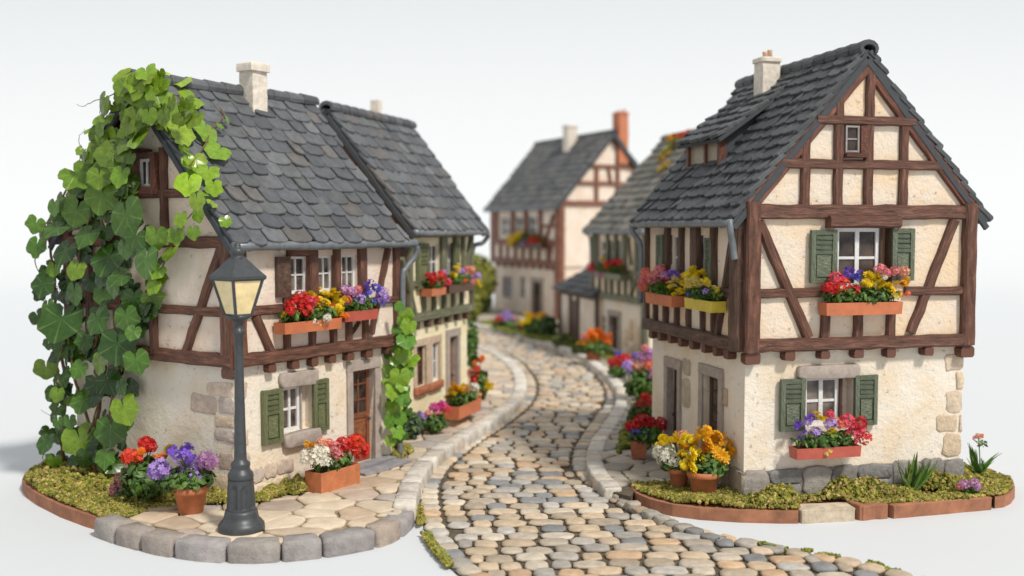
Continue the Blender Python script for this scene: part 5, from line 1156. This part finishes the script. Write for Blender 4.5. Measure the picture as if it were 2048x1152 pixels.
ground_plant('flower_plant', 'yellow flowering bush on the verge before the farthest house', 'flowers', 1068, 668, [(1066,637,13,'gold'),(1055,641,11,'yellow'),(1076,641,11,'yellow'),(1062,650,9,'gold'),(1084,634,8,'gold'),(1052,631,7,'yellow')], None, (24, 18), (1070, 653), 380, .3)
ground_plant('flower_plant', 'dark green bush right of the yellow flowering bush', 'shrub', 1098, 672, [], None, (20, 22), (1096, 652), 300, .3, [(.05, .09, .02), (.07, .12, .03)])
ground_plant('flower_plant', 'small red flowers at the left end of the farthest house', 'flowers', 998, 655, [(998,637,7,'red'),(992,641,5,'red'),(1005,642,5,'crimson')], None, (14, 9), (998, 646), 140, .3)
ground_plant('flower_plant', 'small lilac flowers before the farthest house', 'flowers', 1018, 656, [(1017,634,8,'lilac'),(1024,640,6,'mauve'),(1011,640,5,'lilac')], None, (12, 9), (1018, 646), 140, .3)
ground_plant('flower_plant', 'small dusty pink flowers left of the yellow flowering bush', 'flowers', 1038, 662, [(1033,646,7,'dusty'),(1040,652,6,'crimson'),(1030,654,5,'pink')], None, (14, 9), (1036, 652), 140, .3)
ground_plant('shrub', 'low yellow green shrub below the shed wall', 'shrub', 1128, 690, [], None, (24, 14), (1126, 680), 280, .3, [(.16, .20, .04), (.11, .15, .03), (.2, .22, .05)])
ground_plant('shrub', 'low green shrub at the kerb before the shed', 'shrub', 1160, 705, [], None, (16, 12), (1160, 696), 200, .3, [(.16, .20, .04), (.11, .15, .03)])
ground_plant('flower_plant', 'small pink flower plant on the moss at the right end of the base', 'flowers', 1938, 988, [(1928,968,9,'mauve'),(1920,974,6,'pink'),(1936,974,7,'mauve'),(1950,967,9,'mauve'),(1955,974,6,'mauve')], None, (18, 7), (1940, 981), 60, .09, extra=2)
# background bushes
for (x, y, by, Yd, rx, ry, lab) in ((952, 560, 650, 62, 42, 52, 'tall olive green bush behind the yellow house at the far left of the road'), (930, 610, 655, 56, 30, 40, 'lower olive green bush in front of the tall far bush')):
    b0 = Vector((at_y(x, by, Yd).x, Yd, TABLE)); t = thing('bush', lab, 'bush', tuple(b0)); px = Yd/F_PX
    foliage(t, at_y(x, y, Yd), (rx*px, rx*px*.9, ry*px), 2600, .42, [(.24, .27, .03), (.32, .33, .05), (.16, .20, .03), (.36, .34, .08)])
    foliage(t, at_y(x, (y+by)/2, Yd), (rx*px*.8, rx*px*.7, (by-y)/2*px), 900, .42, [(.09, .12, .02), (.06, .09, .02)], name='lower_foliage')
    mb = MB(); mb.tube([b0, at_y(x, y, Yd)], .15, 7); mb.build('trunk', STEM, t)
# plants on the ridge of the mossy roof
rt = Eh.P(3.5, Eh.W/2, Eh.z3+.05); t = thing('roof_plants', 'orange flowering plants growing on the ridge of the mossy brown roof', 'plants', tuple(rt))
ym = rt.y; HLr = [(1352,272,8,'orange'),(1366,270,8,'scarlet'),(1380,268,8,'orange'),(1394,268,8,'orange'),(1340,276,6,'gold')]
for x, y, r, c in HLr: head(t, at_y(x, y, ym+G(.2)), r*ym/F_PX, c)
foliage(t, at_y(1362, 282, ym), (30*ym/F_PX, .3, 9*ym/F_PX), 200, .2, [(.25, .25, .04), (.3, .2, .03)], nx=Vector((1, 0, 0)))
mp = MB()
for (x, y, rr) in ((1338, 300, .5), (1330, 312, .4), (1352, 345, .55), (1345, 362, .45), (1366, 330, .5), (1328, 335, .3)):
    O = Eh.P(0, -Eh.oe, Eh.z2); e2 = Eh.P(0, Eh.W/2, Eh.z3)-O; e1 = Eh.P(1, -Eh.oe, Eh.z2)-O; nn = e1.cross(e2).normalized(); nn = nn if nn.z > 0 else -nn
    d = ray(x, y); tt = (O+nn*.1-CO).dot(nn)/d.dot(nn); c = CO+d*tt; e1n, e2n = e1.normalized(), e2.normalized()
    for _ in range(160):
        a = U(0, 6.28); q = R()**.5*rr; p = c+e1n*math.cos(a)*q+e2n*math.sin(a)*q+nn*U(0, .08); r = U(.04, .08); i = mp.add([p+Vector((r, 0, 0)), p+Vector((-r*.6, r, 0)), p+Vector((-r*.6, -r, 0)), p+Vector((0, 0, r))])
        col = random.choice([(.40, .16, .03), (.34, .24, .04), (.25, .24, .05)] if y > 310 else [(.3, .3, .06), (.36, .34, .1)])
        for f in ((0, 1, 3), (1, 2, 3), (2, 0, 3), (0, 2, 1)): mp.face([i+k for k in f], col)
mp.build('moss_patch', MOSS, t)
# grass tufts
def tuft(label, bx, by, blades, flower=None):
    b0 = at_z(bx, by, 0); px = b0.y/F_PX; t = thing('grass_tuft', label, 'grass tuft', tuple(b0), 'grass tufts at the right house'); mb = MB()
    blades = blades+[(x_+G(7), y_+abs(G(14)), w2*.8, be+G(.04)) for x_, y_, w2, be in blades for _ in (0, 1)]
    for (tx, ty, w_, bend) in blades:
        tip = at_y(tx, ty, b0.y+U(-.15, .15)); st = b0+Vector((G(.05), G(.05), 0)); n = 7; L_ = []
        mid = st.lerp(tip, .5)+Vector((bend, G(.04), .08)); sd = Vector((1, G(.4), 0)).normalized(); col = random.choice([(.09, .20, .03), (.13, .26, .04), (.06, .15, .03), (.2, .28, .05)])
        pr = None
        for k in range(n+1):
            f = k/n; p = st*(1-f)**2+mid*2*f*(1-f)+tip*f*f; ww = w_*(1-f**2.2)*.5+.002
            i = mb.add([p-sd*ww, p+Vector((0, .012, 0))+Vector((0, ww*.5, 0)), p+sd*ww])
            if pr is not None: mb.face([pr, pr+1, i+1, i], col); mb.face([pr+1, pr+2, i+2, i+1], col)
            pr = i
    mb.build('blades', PLEAF, t, True)
    if flower:
        x, y = flower; p = at_y(x, y, b0.y); mb = MB(); mb.tube([b0, at_y((bx+x)/2+2, (by+y)/2, b0.y), p], .012, 5, (.15, .25, .05)); mb.tube([at_y(x-2, y+20, b0.y), at_y(x+14, y+12, b0.y)], .01, 5, (.15, .25, .05)); mb.tube([at_y(x-1, y+14, b0.y), at_y(x-12, y+4, b0.y)], .01, 5, (.15, .25, .05)); mb.build('stem', PLEAF, t)
        for dx, dy, r, c in ((0, 0, 7, 'salmon'), (-8, 2, 4, 'pink'), (7, -1, 4, 'orange')): head(t, at_y(x+dx, y+dy, b0.y), r*px, c)
        foliage(t, at_y(x+6, y+14, b0.y), (12*px, .1, 8*px), 14, .09)
    return t
tuft('dark green grass tuft in the moss before the grey plinth', 1826, 984, [(1835,903,.10,.02),(1818,918,.09,-.02),(1797,918,.03,-.12),(1812,935,.07,-.06),(1848,922,.07,.05),(1862,918,.06,.12),(1852,938,.08,.08),(1824,940,.08,0),(1806,950,.05,-.05),(1840,930,.09,.03),(1829,925,.09,0),(1870,925,.03,.15)])
tuft('grass tuft with one small orange flower behind the right corner of the house', 1958, 955, [(1943,892,.09,-.02),(1950,898,.08,0),(1935,885,.05,-.05),(1998,905,.08,-.10),(1940,910,.08,-.04),(1962,915,.07,0),(1968,920,.06,.03),(1933,915,.07,-.06),(1980,925,.05,.03)], (1957, 873))
for k, (x, y) in enumerate(((838, 868), (812, 872))): pass
# ================================================================== street lamp
b0 = at_z(483, 1060, 0); Yl = b0.y; px = Yl/F_PX*1.0
zof = lambda y: at_y(483, y, Yl).z
lamp = thing('street_lamp', 'dark grey iron street lamp with amber glass lantern on the front terrace', 'street lamp', tuple(b0))
c0 = Vector((b0.x, b0.y, 0)); pf = lambda L_: [(r*px, zof(y)) for r, y in L_]
mb = MB(); z0_ = 0
mb.lathe(c0, [(46*px, .0), (47*px, .03), (46*px, zof(1047)), (41*px, zof(1041)), (36*px, zof(1036)), (34*px, zof(1030)), (33*px, zof(1024)), (31*px, zof(1018))], 40); mb.build('foot', IRON, lamp, True)
mb = MB(); mb.lathe(c0, pf([(29, 1026), (29, 1016), (28.5, 1012), (26.5, 975), (25.5, 966), (25.5, 958)]), 32, flute=(2, 3)); mb.build('fluted_column', IRON, lamp)
mb = MB(); mb.lathe(c0, pf([(22, 960), (25, 957), (26, 952), (25, 946), (21, 941), (19, 938), (18, 934), (19.5, 930), (19, 925), (14, 921), (12.5, 917), (12, 900), (10, 800), (8.7, 715), (8.6, 670), (11.5, 668), (12.5, 664), (11.5, 660), (9, 657), (8.6, 652), (9.5, 646), (13, 641), (21, 637), (24, 634), (24, 630), (5, 629)]), 28); mb.build('pole', IRON, lamp, True)
lt = MB(); rot = math.radians(-90+4)
lt.lathe(c0, pf([(27, 634), (28, 631), (27, 627), (8, 626)]), 4, rot=rot)
pb, pt_ = [c0+Vector((26*px*math.cos(rot+k*math.pi/2), 26*px*math.sin(rot+k*math.pi/2), zof(630))) for k in range(4)], [c0+Vector((50*px*math.cos(rot+k*math.pi/2), 50*px*math.sin(rot+k*math.pi/2), zof(556))) for k in range(4)]
for k in range(4):
    d = (pt_[k]-pb[k]).normalized(); lt.tube([pb[k], pt_[k]], .030, 6); lt.tube([pb[k], pb[(k+1) % 4]], .024, 6); lt.tube([pt_[k], pt_[(k+1) % 4]], .026, 6)
lt.build('lantern_frame', IRON, lamp)
for k in range(4):
    g = MB(); q = [pb[k], pb[(k+1) % 4], pt_[(k+1) % 4], pt_[k]]; cc = sum(q, Vector())/4; ctr = Vector((c0.x, c0.y, cc.z)); i_ = (ctr-cc).normalized()*.012; i = g.add(q+[p+i_ for p in q]); g.face([i, i+1, i+2, i+3]); g.face([i+4, i+5, i+6, i+7])
    for m_ in range(4): g.face([i+m_, i+(m_+1) % 4, i+4+(m_+1) % 4, i+4+m_])
    g.build('glass_pane', AMBER, lamp)
mb = MB(); mb.lathe(c0, pf([(52, 561), (57, 557), (57, 552), (50, 546), (38, 536), (27, 525), (18, 517), (15, 514), (6, 513)]), 4, rot=rot); mb.build('lantern_roof', IRON, lamp)
mb = MB(); mb.lathe(c0, pf([(13, 518), (14, 514), (11, 512), (13.5, 509), (15, 505), (14.5, 500), (11, 496), (7, 494), (7, 491), (6, 487), (2, 485)]), 20); mb.build('finial', IRON, lamp, True)
